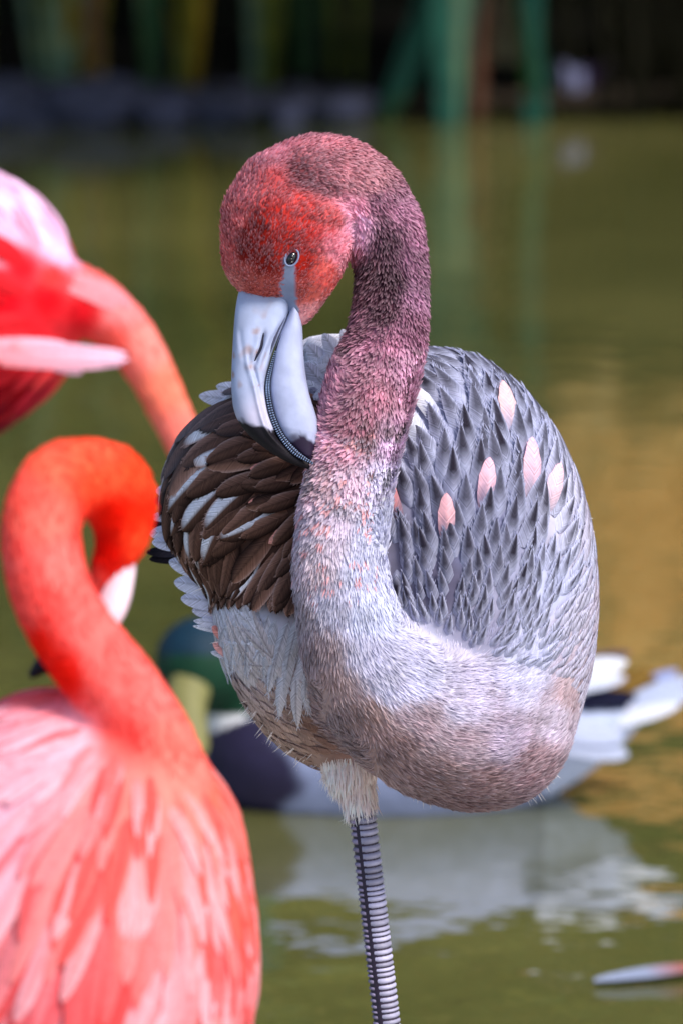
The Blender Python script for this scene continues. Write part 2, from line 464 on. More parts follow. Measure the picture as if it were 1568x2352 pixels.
# ---- shore stones
M_stone = noise_mat('grey_stone', (26, 29, 42), (58, 62, 84), 22, 0.85, 0.8)
def stone(x0, x1, ytop, ybot, label, seed):
    r = np.random.default_rng(seed)
    a = ground_point(x0, ybot); b = ground_point(x1, ybot)
    c = (a + b) / 2; hw = (b[0] - a[0]) / 2
    hh = (ybot - ytop) / FPX * np.linalg.norm(c - CAM)
    V, F = ellipsoid((0, 0, 0), (1, 1, 1), 22, 12)
    V = np.sign(V) * np.abs(V) ** 0.62
    k = r.normal(size=(6, 3)) * 2.2; ph = r.random(6) * 6
    V = V * (1 + 0.07 * np.sin(V @ k.T + ph).sum(1))[:, None] * [hw * 1.04, 0.16, hh * 0.72]
    V = V + [c[0], c[1] + 0.12, hh * 0.30]
    tag(mesh_obj('shore_stone', V, F, M_stone, origin=(c[0], c[1] + 0.12, 0)), label, 'stone', 'stones along the far shore')
stone(-190, 120, 196, 290, 'tallest bluish grey stone at the end of the shore row', 1)
stone(90, 330, 200, 289, 'broad bluish grey shore stone beside the tallest one', 2)
stone(300, 455, 222, 286, 'low grey shore stone next to the broad stone', 3)
stone(430, 585, 222, 286, 'low grey shore stone before the gap in the row', 4)
stone(598, 722, 226, 284, 'low grey shore stone just after the gap', 5)
stone(705, 850, 228, 282, 'last low grey stone, beside the leaning green reed', 6)

# ---- log on the right of the shore
M_log = noise_mat('weathered_wood', (46, 38, 32), (86, 72, 58), 30, 0.9, 0.8)
pts = []
for t in np.linspace(0, 1, 14):
    g = plane_point(930 + 800 * t, 240 - 40 * t, SHORE + .16)
    pts.append((g[0], g[1], g[2] + 0.004 * math.sin(t * 9), 0.022 + 0.005 * math.sin(t * 14)))
V, F = tube(pts, 12)
tag(mesh_obj('log', V, F, M_log, origin=pts[0][:3]), 'weathered brown log lying along the far shore', 'log')

# ---- reeds on the far bank
LEAFCOL = {
    'olive': ((60, 76, 18), (104, 108, 24)), 'teal': ((8, 62, 54), (24, 88, 72)), 'green': ((20, 54, 20), (40, 76, 30)),
    'yellow': ((108, 88, 10), (142, 120, 28)), 'sage': ((70, 100, 84), (112, 132, 96)), 'dry': ((86, 56, 40), (120, 80, 60)), 'stalk': ((26, 26, 14), (40, 38, 20)),
    'gold': ((250, 204, 132), (255, 226, 168)), 'straw': ((176, 160, 116), (205, 190, 150))}
M_reed = {k: noise_mat('reed_' + k, a, b, 14, 0.55, 0.1, transl=0.3) for k, (a, b) in LEAFCOL.items()}
def leaf_blade(base, tip, bow, w0, seed, nu=9):
    r = np.random.default_rng(seed)
    base = np.asarray(base, float); tip = np.asarray(tip, float)
    u = np.linspace(0, 1, nu)[:, None]
    c = base + (tip - base) * u + np.array([bow[0], bow[1], 0]) * (u * u * 0.6) - np.array([0, 0, abs(bow[0]) * 0.5]) * u ** 3
    ang = r.normal(0, 0.35)
    sd = np.array([math.cos(ang), math.sin(ang), 0])
    w = w0 * np.clip(1.0 - u ** 3, 0.02, 1) * (0.8 + 0.4 * np.sin(math.pi * np.minimum(u * 1.4, 1)))
    fold = np.array([0, -1.0, 0]) * w * 0.35
    V = np.stack([c - sd * w, c + fold, c + sd * w], 1).reshape(-1, 3)
    i = np.arange(nu - 1)[:, None] * 3 + np.arange(2)[None]
    return V, np.stack([i, i + 1, i + 4, i + 3], -1).reshape(-1, 4)
def reed(px, kinds, label, group, depth=0.15, h=(1.2, 1.9), w=(0.014, 0.022), spread=0.10, seed=0, lean=0.0):
    r = np.random.default_rng(1000 + seed)
    g = ground_point(px, 262); g = np.array([g[0], SHORE + depth, 0.0])
    g[2] = float(bankz(np.array(g[0]), np.array(g[1]))) - 0.02
    t = thing('reed', g, label, 'reed', group)
    kinds = list(kinds) + [kinds[j_ % len(kinds)] for j_ in range(len(kinds))]
    for i, k in enumerate(kinds):
        hh = r.uniform(*h) * (1 if i < len(kinds) // 2 else r.uniform(.22, .8)); ww = r.uniform(*w) * r.uniform(.45, .95)
        b = g + [r.normal(0, spread * 0.35), r.normal(0, 0.04), 0]
        tp = b + [(lean + r.normal(0, .06 if spread > .025 else .018)) * hh + r.normal(0, spread), r.normal(0, 0.12), hh]
        V, F = leaf_blade(b, tp, (r.normal(0, 0.10), r.normal(-0.05, 0.1)), ww, 50 * seed + i)
        mesh_obj('leaf', V, F, M_reed[k], t, origin=b)
    return t
G1 = 'reeds on the far bank'
reed(95, ['sage', 'green', 'olive', 'sage'], 'sage green reed growing behind the tallest shore stone', G1, 0.32, seed=1, spread=.05)
reed(150, ['sage', 'yellow', 'sage', 'olive', 'sage'], 'pale sage and yellow reed behind the broad shore stone', G1, 0.34, seed=2, spread=.05)
reed(205, ['yellow', 'yellow', 'dry', 'olive', 'yellow'], 'mustard yellow reed beside the pale sage reed', G1, 0.36, seed=3, spread=.05)
reed(350, ['teal', 'sage', 'green'], 'thin bluish green reed over the low shore stones', G1, 0.35, seed=4, spread=.03)
reed(430, ['yellow', 'olive', 'yellow', 'olive', 'green'], 'olive yellow reed clump behind the gap side stone', G1, 0.33, seed=5, spread=.05)
reed(605, ['olive', 'green', 'sage'], 'short olive reed with a pale base behind the gap', G1, 0.40, seed=6, spread=.03)
reed(700, ['green', 'green'], 'thin dark green reed near the leaning blade', G1, 0.50, seed=7, spread=.04)
reed(790, ['olive', 'green'], 'thin olive reed next to the leaning blade', G1, 0.55, seed=8, spread=.05)
reed(850, ['teal', 'teal', 'green'], 'broad green reed leaning to one side at the shore edge', G1, 0.06, seed=9, lean=0.42, w=(.022, .028), spread=.02, h=(1.2, 1.6))
reed(1030, ['teal', 'teal', 'teal', 'sage'], 'broad upright teal reed standing at the water edge', G1, 0.05, seed=10, w=(.022, .028), spread=.02)
reed(1092, ['dry', 'dry'], 'dry brown reed stem beside the teal reed', G1, 0.10, seed=11, spread=.02, h=(0.8, 1.2), lean=0.04)
reed(1222, ['teal', 'green', 'teal'], 'upright dark teal reed near the pigeon', G1, 0.05, seed=12, w=(.020, .026), spread=.02)
reed(1180, ['straw', 'straw'], 'thin pale straw reed in the shade behind the teal reed', G1, 0.62, seed=21, spread=.05, h=(.8, 1.0))
reed(1440, ['straw', 'sage'], 'thin pale reed in the shade above the log', G1, 0.62, seed=22, spread=.05, h=(.9, 1.2))
reed(1425, ['yellow', 'olive'], 'thin yellowish reed above the weathered log', G1, 0.45, seed=13, spread=.04)
reed(1520, ['olive', 'green', 'dry'], 'mixed olive and brown reed at the end of the log', G1, 0.5, seed=14, spread=.05)
for i in range(6):          # the bed goes on to both sides and behind
    r = np.random.default_rng(900 + i)
    px = r.choice([r.uniform(-700, -60), r.uniform(1860, 2500)])
    reed(px, list(r.choice(['olive', 'green', 'yellow', 'sage', 'teal', 'dry'], 4)), 'tall mixed green reed in the bed further along the bank', 'reeds further along the bank', r.uniform(.1, .6), seed=100 + i)
# golden seed grass, tall heads
def gold_grass(px, depth, seed, zlo=0.95, zhi=1.6, n=30):
    r = np.random.default_rng(seed)
    g = ground_point(px, 262); g = np.array([g[0], SHORE + depth, 0.0]); g[2] = float(bankz(np.array(g[0]), np.array(g[1]))) - 0.02
    t = thing('plume_grass', g, 'tall golden plume grass mirrored in the pond behind the duck', 'grass', 'golden plume grasses')
    for i in range(n):
        b = g + [r.normal(0, 0.04), r.normal(0, 0.04), 0]
        top = b + [r.normal(0, 0.20), r.normal(-0.05, 0.1), r.uniform(zlo + .3, zhi)]
        V, F = tube(np.array([[*b, .004], [*((b + top) / 2 + [0, 0, .03]), .003], [*top, .002]]), 5)
        st_ = mesh_obj('stalk', V, F, M_reed['stalk'], t, origin=b)
        m = 110
        u = r.random(m); c = b + (top - b) * (0.55 + 0.5 * u)[:, None]
        ln = 0.19 * (1.1 - u); d = np.stack([r.normal(0, .7, m), r.normal(0, .7, m), np.ones(m) * .5], 1); d /= np.linalg.norm(d, axis=1, keepdims=True)
        sd = np.cross(d, r.normal(size=(m, 3))); sd /= np.linalg.norm(sd, axis=1, keepdims=True)
        V = np.stack([c - sd * .013, c + sd * .013, c + d * ln[:, None] + sd * .010, c + d * ln[:, None] - sd * .010], 1).reshape(-1, 3)
        o = mesh_obj('plume', V, np.arange(m * 4).reshape(-1, 4), M_reed['gold'], t, origin=b)
for i, (px, dp) in enumerate([(1340, .2), (1430, .14), (1520, .2), (1610, .15), (1700, .2), (1790, .15), (1480, .28), (1570, .28), (1660, .28)]):
    gold_grass(px, dp, 300 + i)

# ---- hedge behind: uncountable foliage
def hedge():
    r = np.random.default_rng(5); n = 60000
    x = r.uniform(-9, 9, n); z = 0.55 + 3.3 * r.random(n) ** 0.8
    front = SHORE + 0.62 + 0.16 * np.sin(x * 2.1) + 0.12 * np.sin(x * 5.3 + z * 3) - 0.22 * np.exp(-((z - 1.3) / .6) ** 2)
    y = front + np.abs(r.normal(0, 0.45, n))
    k = (np.sin(x * 3.1 + 1) + np.sin(z * 5.0 + x) + np.sin(x * 7.7 - z * 4)) / 3
    keep = r.random(n) < 0.85 + 0.4 * k
    x, y, z, k = x[keep], y[keep], z[keep], k[keep]; n = len(x)
    n2 = 11000     # unseen boughs added to shade the bank and the water near it
    xo = r.uniform(-6, 0.95, n2); t = r.random(n2) ** .8
    yo = SHORE + .6 - 2.5 * t + .25 * np.sin(xo * 3); zo = 1.75 + .5 * (1 - t) * r.random(n2) + .18 * np.sin(xo * 4 + yo * 3) + .35 * r.random(n2)
    x, y, z = np.concatenate([x, xo]), np.concatenate([y, yo]), np.concatenate([z, zo]); n = len(x)
    c = np.stack([x, y, z], 1)
    d = r.normal(size=(n, 3)); d[:, 2] -= 0.5; d /= np.linalg.norm(d, axis=1, keepdims=True)
    s = np.cross(d, r.normal(size=(n, 3))); s /= np.linalg.norm(s, axis=1, keepdims=True)
    l = r.uniform(.05, .11, n)[:, None]; l[-n2:] *= 1.6; w = l * 0.34
    V = np.stack([c, c + d * l * .5 + s * w, c + d * l, c + d * l * .5 - s * w], 1).reshape(-1, 3)
    pal = np.array([lin((98, 106, 46)), lin((122, 120, 52)), lin((84, 108, 68)), lin((74, 90, 40)), lin((138, 128, 70))])
    C = pal[r.integers(0, 5, n)] * r.uniform(.8, 1.5, (n, 1))
    C = np.repeat(C, 4, 0); F = np.arange(n * 4).reshape(-1, 4)
    # dark backing sheet added behind the outer leaves, inner shade in its colour
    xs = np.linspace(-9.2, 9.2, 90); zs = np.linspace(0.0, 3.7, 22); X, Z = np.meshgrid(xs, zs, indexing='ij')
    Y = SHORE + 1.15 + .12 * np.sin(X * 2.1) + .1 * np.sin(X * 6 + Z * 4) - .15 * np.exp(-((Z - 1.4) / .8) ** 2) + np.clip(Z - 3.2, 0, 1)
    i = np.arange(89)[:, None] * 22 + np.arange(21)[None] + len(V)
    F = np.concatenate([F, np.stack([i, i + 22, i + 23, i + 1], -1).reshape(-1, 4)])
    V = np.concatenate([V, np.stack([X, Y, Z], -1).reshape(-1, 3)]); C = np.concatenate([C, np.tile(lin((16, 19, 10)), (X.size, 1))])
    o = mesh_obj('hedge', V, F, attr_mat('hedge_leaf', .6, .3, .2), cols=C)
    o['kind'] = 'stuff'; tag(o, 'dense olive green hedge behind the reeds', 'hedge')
hedge()

# ================================================================== YOUNG FLAMINGO
def young_flamingo():
    w = frame(DIST)
    foot = w(np.array([1075.0, 3920.0, 40.0])); foot[2] = -0.30
    root = thing('flamingo', foot, 'grey and brown young flamingo preening its neck on one leg', 'flamingo')
    neck_pts = catmull([
        (660, 470, -190, 118), (735, 432, -178, 110), (812, 450, -160, 101), (866, 518, -150, 93), (894, 605, -150, 80), (896, 690, -160, 80), (886, 785, -175, 87),
        (852, 890, -195, 100), (829, 990, -212, 97), (808, 1085, -226, 96), (790, 1190, -238, 101), (782, 1300, -240, 105),
        (796, 1400, -232, 112), (826, 1492, -215, 128), (884, 1575, -185, 148), (965, 1645, -150, 166), (1060, 1680, -110, 158), (1130, 1690, -60, 140)], 60)
    head_pts = catmull([(650, 520, -190, 136), (640, 570, -196, 124), (622, 592, -200, 107)], 8)
    chin_pts = catmull([(708, 520, -190, 112), (706, 590, -192, 92), (700, 660, -196, 60), (692, 715, -200, 33), (692, 742, -202, 14)], 14)
    def f_neck(P):
        d = chain_sdf(P, neck_pts)
        h = smin(chain_sdf(P, head_pts), chain_sdf(P, chin_pts), 25)
        return smin(d, h, 9)
    def f_body(P):
        a = ell_sdf(P, (1042, 1325, 70), (320, 518, 300), rot=-0.15)
        a = smin(a, ell_sdf(P, (1090, 1640, 10), (205, 195, 210)), 60)
        b = ell_sdf(P, (650, 1150, 130), (253, 268, 225), rot=0.15)
        c = ell_sdf(P, (765, 1440, 120), (262, 350, 235), rot=-0.30)
        t = ell_sdf(P, (790, 950, 230), (170, 190, 190))
        return smin(smin(a, c, 50), smin(b, t, 40), 30)
    def f_thigh(P):
        return chain_sdf(P, np.array([(795, 1680, 90, 88), (806, 1765, 60, 58), (824, 1835, 50, 32)], float))
    def f_all(P):
        k = 10 + 90 * np.clip((P[:, 1] - 1400) / 180, 0, 1)
        return smin(smin(f_body(P), f_thigh(P), 30), f_neck(P), k)
    verts, quads = surface_nets(f_all, (330, 300, -380), (1410, 1910, 460), 9.0)

    # -- colour of the plumage over the head, neck and chest (x, y, sRGB)
    NC = [(740, 335, 205, 130, 142), (620, 370, 208, 130, 145), (560, 440, 218, 125, 135), (530, 520, 226, 120, 122), (520, 600, 224, 112, 110), (535, 665, 232, 150, 146),
          (600, 550, 150, 30, 22), (575, 600, 140, 32, 26), (610, 620, 140, 30, 22), (600, 675, 192, 95, 88), (560, 640, 190, 95, 90), (640, 520, 210, 55, 46), (700, 540, 210, 55, 46),
          (690, 495, 212, 72, 68), (630, 440, 200, 85, 88), (690, 420, 135, 70, 78), (740, 435, 140, 82, 92), (760, 395, 172, 108, 118), (800, 420, 180, 115, 125), (850, 425, 180, 122, 132),
          (760, 520, 216, 95, 96), (800, 500, 244, 160, 176), (822, 535, 248, 185, 205), (780, 590, 238, 140, 150), (740, 640, 232, 105, 98), (700, 620, 190, 40, 28), (660, 580, 190, 45, 35), (705, 680, 190, 88, 80), (715, 740, 238, 165, 170),
          (870, 480, 128, 80, 95), (930, 500, 165, 112, 130), (880, 560, 92, 52, 68), (950, 600, 140, 92, 112), (890, 650, 58, 28, 40), (840, 640, 92, 54, 62), (960, 690, 150, 104, 124), (880, 720, 80, 44, 56), (940, 760, 140, 90, 108), (820, 760, 140, 90, 102),
          (870, 800, 165, 106, 124), (850, 900, 172, 108, 122), (940, 850, 196, 142, 162), (770, 900, 176, 116, 130), (820, 980, 160, 98, 110), (840, 1005, 110, 62, 66), (780, 1040, 208, 142, 154), (890, 1010, 200, 162, 180),
          (800, 1100, 206, 174, 192), (740, 1100, 216, 174, 184), (870, 1100, 196, 188, 212), (780, 1180, 208, 192, 210), (850, 1200, 202, 204, 228), (740, 1250, 204, 190, 204), (720, 1300, 204, 186, 196), (830, 1300, 204, 206, 230),
          (760, 1380, 196, 194, 216), (700, 1400, 186, 170, 178), (840, 1400, 206, 210, 234), (740, 1480, 168, 146, 150), (840, 1480, 202, 200, 224), (760, 1560, 186, 158, 156), (880, 1560, 196, 194, 216), (840, 1620, 172, 142, 138), (950, 1550, 206, 204, 228),
          (960, 1640, 182, 162, 172), (900, 1700, 170, 142, 140), (1050, 1600, 202, 196, 218), (1050, 1700, 184, 164, 176), (1000, 1760, 160, 132, 132), (1100, 1800, 164, 134, 136), (1150, 1700, 192, 176, 198), (1200, 1750, 170, 138, 146), (1250, 1650, 202, 190, 208), (1200, 1560, 210, 208, 234), (1300, 1600, 192, 170, 178)]
    NC = [(a, b, r * (.97 if a > 760 and 470 < b < 1100 else 1), g, min(255, bl * (1.06 if a > 760 and 470 < b < 1100 else 1))) for a, b, r, g, bl in NC]
    NC = np.array([(a, b, *(lin((r, g, bl)) * ((0.80 if r + g + bl < 300 else (0.98 if a < 860 and b < 770 else 1.12)) if b < 1250 else 1.0))) for a, b, r, g, bl in NC])
    BC = [(650, 1100, 92, 66, 58), (450, 1000, 100, 75, 68), (500, 1250, 90, 64, 54), (640, 1330, 84, 56, 44), (560, 1450, 190, 195, 218), (620, 1500, 200, 195, 212), (620, 1600, 196, 172, 168), (700, 1560, 150, 118, 108),
          (760, 1680, 132, 100, 90), (700, 1700, 190, 160, 150), (830, 1740, 166, 128, 118), (740, 850, 226, 224, 238), (1000, 950, 168, 172, 204), (1150, 1000, 165, 170, 204), (1100, 1250, 120, 122, 156), (1000, 1350, 96, 92, 116), (1250, 1350, 190, 194, 226), (1330, 1250, 200, 196, 216),
          (1200, 1500, 206, 208, 236), (950, 1450, 186, 186, 210), (1100, 1440, 160, 158, 186), (1330, 1450, 204, 192, 206), (1280, 1600, 196, 176, 184), (1150, 1750, 176, 146, 152), (1050, 1800, 140, 106, 102)]
    BC = np.array([(a, b, *lin((r, g, bl))) for a, b, r, g, bl in BC])
    FLOW = [(600, 560, .35, -.94), (560, 450, .6, -.8), (700, 380, 1, -.15), (800, 400, .9, .4), (880, 480, .6, .8), (740, 560, .6, -.75), (720, 680, .4, -.9), (900, 600, .2, 1), (950, 600, .3, 1), (840, 620, -.35, 1),
            (890, 800, -.2, 1), (830, 800, -.6, .9), (850, 950, -.3, 1), (800, 1150, -.2, 1), (740, 1150, -.5, .9), (780, 1300, 0, 1), (700, 1350, -.35, 1), (860, 1350, .15, 1), (800, 1450, .2, 1), (720, 1480, -.1, 1), (860, 1540, .6, .8), (800, 1620, .5, .8), (960, 1640, .85, .5), (930, 1500, .9, .3), (1080, 1560, 1, -.15), (1080, 1680, 1, .1),
            (1100, 1800, .9, -.1), (1200, 1700, 1, -.35), (1200, 1560, .8, -.5), (1280, 1600, .9, -.5), (1320, 1400, .8, -.6), (1340, 1250, .75, -.65), (1280, 1080, .6, -.8), (1200, 1350, .2, -1), (1100, 1300, 0, -1), (1000, 1300, -.15, -1), (960, 1400, -.2, -1), (1050, 1450, .1, -1), (930, 1200, -.3, -.95), (1100, 1100, 0, -1), (1000, 1000, -.45, -.9), (1150, 930, .25, -.95), (1020, 880, -.5, -.85),
            (1200, 1450, .35, -.9), (1260, 1500, .7, -.7),
            (700, 950, -.7, -.5), (620, 920, -1, .1), (500, 920, -.9, .5), (640, 1020, -.98, .2), (540, 1040, -.85, .5), (440, 1020, -.55, .85), (680, 1130, -1, .1), (600, 1160, -.85, .55), (520, 1150, -.6, .8), (430, 1150, -.25, 1), (660, 1250, -.6, .8), (580, 1270, -.4, .9), (500, 1280, -.2, 1), (440, 1260, .1, 1), (660, 1340, -.2, 1), (600, 1350, -.1, 1), (540, 1340, 0, 1),
            (560, 1450, -.6, -.8), (620, 1540, -.6, -.8), (700, 1600, -.7, -.7), (640, 1650, -.75, -.65), (780, 1720, -.85, -.5), (830, 1765, -.9, -.3), (900, 1750, .6, .6), (950, 1780, .8, .4), (1030, 1810, .9, .2), (500, 1480, -.8, -.6), (760, 870, -.5, -.9)]
    FLOW = np.array(FLOW, float); FLOW[:, 2:] /= np.linalg.norm(FLOW[:, 2:], axis=1, keepdims=True)
    def flow(P, N): return tangent(N, idw(P, FLOW, 4))
    def is_neck(P):
        lowmix = np.clip((P[:, 1] - 1430) / 120, 0, 1) * 55
        return f_neck(P) < f_body(P) + 4 + lowmix
    def lores(P):
        c = chain_sdf(np.stack([P[:, 0], P[:, 1], 0 * P[:, 0]], 1).astype(np.float32), np.array([(671, 612, 0, 13), (665, 640, 0, 12), (664, 690, 0, 20), (662, 730, 0, 26)], float))
        return (c < 0) & (P[:, 2] < -190)
    def plumage(P):
        nk = is_neck(P)
        c = np.where(nk[:, None], idw(P, NC, 4.5), idw(P, BC, 4))
        return c, nk
    # -- body: one continuous surface
    c, nk = plumage(verts)
    c = c * 0.85
    c[lores(verts)] = lin((126, 138, 168))
    body = mesh_obj('body', w(verts), quads, M_skin, root, c)

    # -- down on head, neck, chest, thigh
    n = 190000
    P = sample_surface(verts, quads, n)
    N = grad(f_all, P)
    c, nk = plumage(P)
    soft = (~nk) & (P[:, 1] > 1400) & (P[:, 0] > 760) & (rng.random(n) < np.clip((P[:, 1] - 1400) / 160, 0, 1))
    belly = (~nk) & (P[:, 1] > 1560) & (P[:, 0] <= 900)
    thigh = f_thigh(P) < f_body(P) + 8
    keep = (nk | soft | (belly & (rng.random(n) < .5)) | thigh) & ~lores(P) & ((N[:, 2] < 0.35) | (rng.random(n) < .3))
    # fewer on broad chest, it has longer strands
    P, N, c, nk, soft, belly, thigh = [a[keep] for a in (P, N, c, nk, soft, belly, thigh)]
    n = len(P); T = flow(P, N)
    x, y = P[:, 0], P[:, 1]
    head = nk & ((y < 470) | (f_neck(P) > chain_sdf(P, head_pts) - 6) | (f_neck(P) > chain_sdf(P, chin_pts) - 6))
    upper = nk & ~head & (y < 800); mid = nk & ~head & (y >= 800) & (y < 1180); low = nk & (y >= 1180)
    L = np.full(n, 26.0); W = np.full(n, 5.5); A = np.full(n, 0.6)
    L[head], W[head], A[head] = 15, 4.6, .55
    L[upper], W[upper], A[upper] = 17, 4.6, .70
    L[mid], W[mid], A[mid] = 21, 7.0, .46
    t = np.clip((y - 1180) / 300, 0, 1)
    L[low] = 23 + 4 * t[low]; W[low] = 5.2 - 2.0 * t[low]; A[low] = .34 - .12 * t[low]
    L[soft], W[soft], A[soft] = 27, 3.4, .16
    L[belly], W[belly], A[belly] = 26, 4.0, .12
    L[thigh], W[thigh], A[thigh] = 48, 4.2, .35
    T[thigh] = tangent(N[thigh], np.tile([0.05, 1.0], (thigh.sum(), 1)))
    c[thigh] = lin((255, 236, 232)) * 1.1
    # face and bill edge: finer
    fe = head & (y > 600); L[fe] = 12; A[fe] = .40
    sm0 = np.where(low | soft | belly, .5, 1.0); L *= rng.uniform(.7, 1.3, n); W *= rng.uniform(.8, 1.2, n); A = np.clip(A + rng.normal(0, .12, n) * sm0, .05, 1.2)
    sm = np.where(low | soft | belly, .55, 1.0)
    j = rng.normal(0, 0.26, (n, 1)) * sm[:, None]; T = T * np.cos(j) + np.cross(N, T) * np.sin(j)
    lum = np.exp(rng.normal(0, .20, n) * sm + .16 * wob(P, 16) + .10 * wob(P + 50, 60))
    lum[upper] *= np.exp(.22 * wob(P[upper], 9)); lum[mid] *= np.exp(.25 * wob(P[mid], 11))
    c = c * lum[:, None]
    fleck = nk & (y > 990) & (y < 1400) & (wob(P + 9, 9) > .55) & (rng.random(n) < .55 * np.clip((1400 - y) / 160, 0, 1) * np.clip((y - 980) / 60, 0, 1)) & (x < 860)
    c[fleck] = lin((240, 172, 176)) * rng.uniform(.8, 1.1, (fleck.sum(), 1))
    dk = mid & (wob(P + 30, 24) > .95); c[dk] *= .35
    brn = (nk | soft) * np.clip((y - 1480) / 120, 0, 1) * np.clip(wob(P * [1, 1.6, 1] + 70, 60) * .5 + .4 + .3 * wob(P + 11, 14), 0, 1) * np.clip((x - 820) / 80, 0, 1) * .55; c = c * (1 - brn[:, None]) + c * lin((200, 172, 170)) * brn[:, None]
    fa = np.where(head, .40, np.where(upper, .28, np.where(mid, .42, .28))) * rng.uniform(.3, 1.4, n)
    rim_cols = np.where((nk & (y < 1000))[:, None], lin((236, 196, 212)), lin((222, 220, 238)))  # pale tint that paints a lit rim onto the down
    V, F, C = blades(P, N, T, L, W, A, c, rim_light=rim_cols, rim_light_amt=np.clip(fa, 0, .9))
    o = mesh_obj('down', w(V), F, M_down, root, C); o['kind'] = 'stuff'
    # wisps: belly edge, chest edge, thigh edge
    wp, wt = [], []
    for (a, b, m, tx, ty) in [((742, 1765), (862, 1800), 520, 0, 1), ((880, 1790), (1000, 1812), 40, 0.1, 1), ((1180, 1800), (1260, 1735), 26, .55, .9), ((560, 1605), (740, 1750), 40, -.6, .7), ((430, 1370), (500, 1500), 8, -.9, .2), ((1360, 1180), (1372, 1200), 3, .9, .2)]:
        q = np.array(a) + (np.array(b) - np.array(a)) * rng.random((m, 1)) + rng.normal(0, 6, (m, 2))
        wp.append(np.concatenate([q, rng.normal(55, 22, (m, 1))], 1)); wt.append(np.tile([tx, ty, 0], (m, 1)) + rng.normal(0, .22, (m, 3)))
    P = np.concatenate(wp).astype(np.float32); T = np.concatenate(wt); T /= np.linalg.norm(T, axis=1, keepdims=True)
    g = grad(f_all, P); d = f_all(P); P = P - g * (d[:, None] + 4)
    N = np.cross(T, rng.normal(size=T.shape)); N /= np.linalg.norm(N, axis=1, keepdims=True)
    V, F, C = blades(P, N, T, rng.uniform(18, 50, len(P)), rng.uniform(1.3, 2.8, len(P)), 0.1, np.tile(lin((252, 238, 234)), (len(P), 1)))
    o = mesh_obj('wisps', w(V), F, M_down, root, C); o['kind'] = 'stuff'

    # -- contour feathers on flank, wing, belly
    P = sample_surface(verts, quads, 26000)
    m = ~is_neck(P) & (f_thigh(P) > f_body(P) + 4); P = P[m]; P = P[rng.permutation(len(P))]
    x, y, z = P.T
    edge = np.interp(x, [330, 395, 490, 560, 640, 700, 760], [1290, 1290, 1352, 1380, 1402, 1392, 1330])
    wing = (x < 770) & (y < edge) & (y > 860)
    back = (x < 900) & (y <= 905) | ((x < 620) & (y <= 900))
    wing &= ~back
    flank = (x < 800) & ~wing & ~back & (y < 1600)
    bel = (x < 960) & ~wing & ~back & (y >= 1600) | ((x < 860) & (y > 1480) & ~wing & ~flank)
    side = ~(wing | back | flank | bel)
    Ln = np.full(len(P), 60.0)
    sizes = np.interp(y, [820, 1000, 1150, 1300, 1400, 1480, 1600, 1800], [105, 128, 128, 96, 66, 50, 44, 40])
    sizes *= np.interp(x, [880, 960, 1050, 1400], [.75, .9, 1, 1])
    Ln[side] = sizes[side]
    Ln[wing] = np.interp(np.hypot(x - 760, y - 1120), [0, 120, 260, 400], [84, 140, 230, 260])[wing]
    Ln[back] = 170; Ln[flank] = 165; Ln[bel] = 62
    Ln *= rng.uniform(.88, 1.15, len(P))
    n0 = grad(f_body, P); T0 = flow(P, n0)
    tipx = x + T0[:, 0] * Ln; ed2 = np.interp(tipx, [330, 395, 490, 560, 640, 700, 760], [1275, 1285, 1360, 1388, 1412, 1405, 1350])
    lim = np.where(T0[:, 1] > .1, (ed2 + 6 - y) / np.maximum(T0[:, 1], .1), 999)
    Ln = np.where(wing, np.minimum(Ln, lim), Ln)
    wing &= ~(wing & (Ln < 62)) | (y < 1200)
    ok = wing | back | flank | bel | side; Ln[~ok] = 40
    rr = np.where(side, Ln * .29, np.where(wing, np.maximum(Ln * .20, 20), np.where(flank, Ln * .12, np.where(bel, Ln * .34, Ln * .24))))
    hid = (z > 260); rr = np.where(hid, rr * 1.4, rr)
    rr = np.where(ok, rr, 1e-6); k = poisson(P[ok], rr[ok]); k = np.where(ok)[0][k]
    P, Ln = P[k], Ln[k]; wing, back, flank, bel, side = [a[k] for a in (wing, back, flank, bel, side)]
    nrm = grad(f_body, P); T = flow(P, nrm)
    j = rng.normal(0, .09, (len(P), 1)); T = T * np.cos(j) + np.cross(nrm, T) * np.sin(j)
    spear = lambda u: np.clip(u + .12, 0, 1) ** .3 * np.clip(1 - u, 0, 1) ** .85 * 1.3
    roundp = lambda u: np.clip(u + .1, 0, 1) ** .4 * np.clip(1 - u ** 3.2, 0, 1) ** .6
    longp = lambda u: np.clip(u + .1, 0, 1) ** .3 * np.clip(1 - u ** 2.2, 0, 1) ** .75
    oddp = lambda u: np.clip(u + .1, 0, 1) ** .4 * np.clip(1 - u ** 2.4, 0, 1) ** .7 * (1 + .06 * np.sin(u * 23))
    big = []; BARB = []
    def emit(mask, prof, Wr, roof, lift, colf, sink=2.0, nu=8, nv=7, bend=None, barb=(22, .13)):
        i = np.where(mask)[0]
        if not len(i): return
        Pg, F, U, Vv = feathers(f_body, P[i], nrm[i], T[i], Ln[i], Ln[i] * Wr, prof, roof, lift, sink, nu, nv, bend=None if bend is None else bend[i])
        cc_ = colf(i, U, Vv); big.append((Pg, F, cc_, Ln[i] * (nrm[i, 2] < .25)))
        if barb: BARB.append(barbs(Pg, cc_, nrm[i], T[i], *barb))
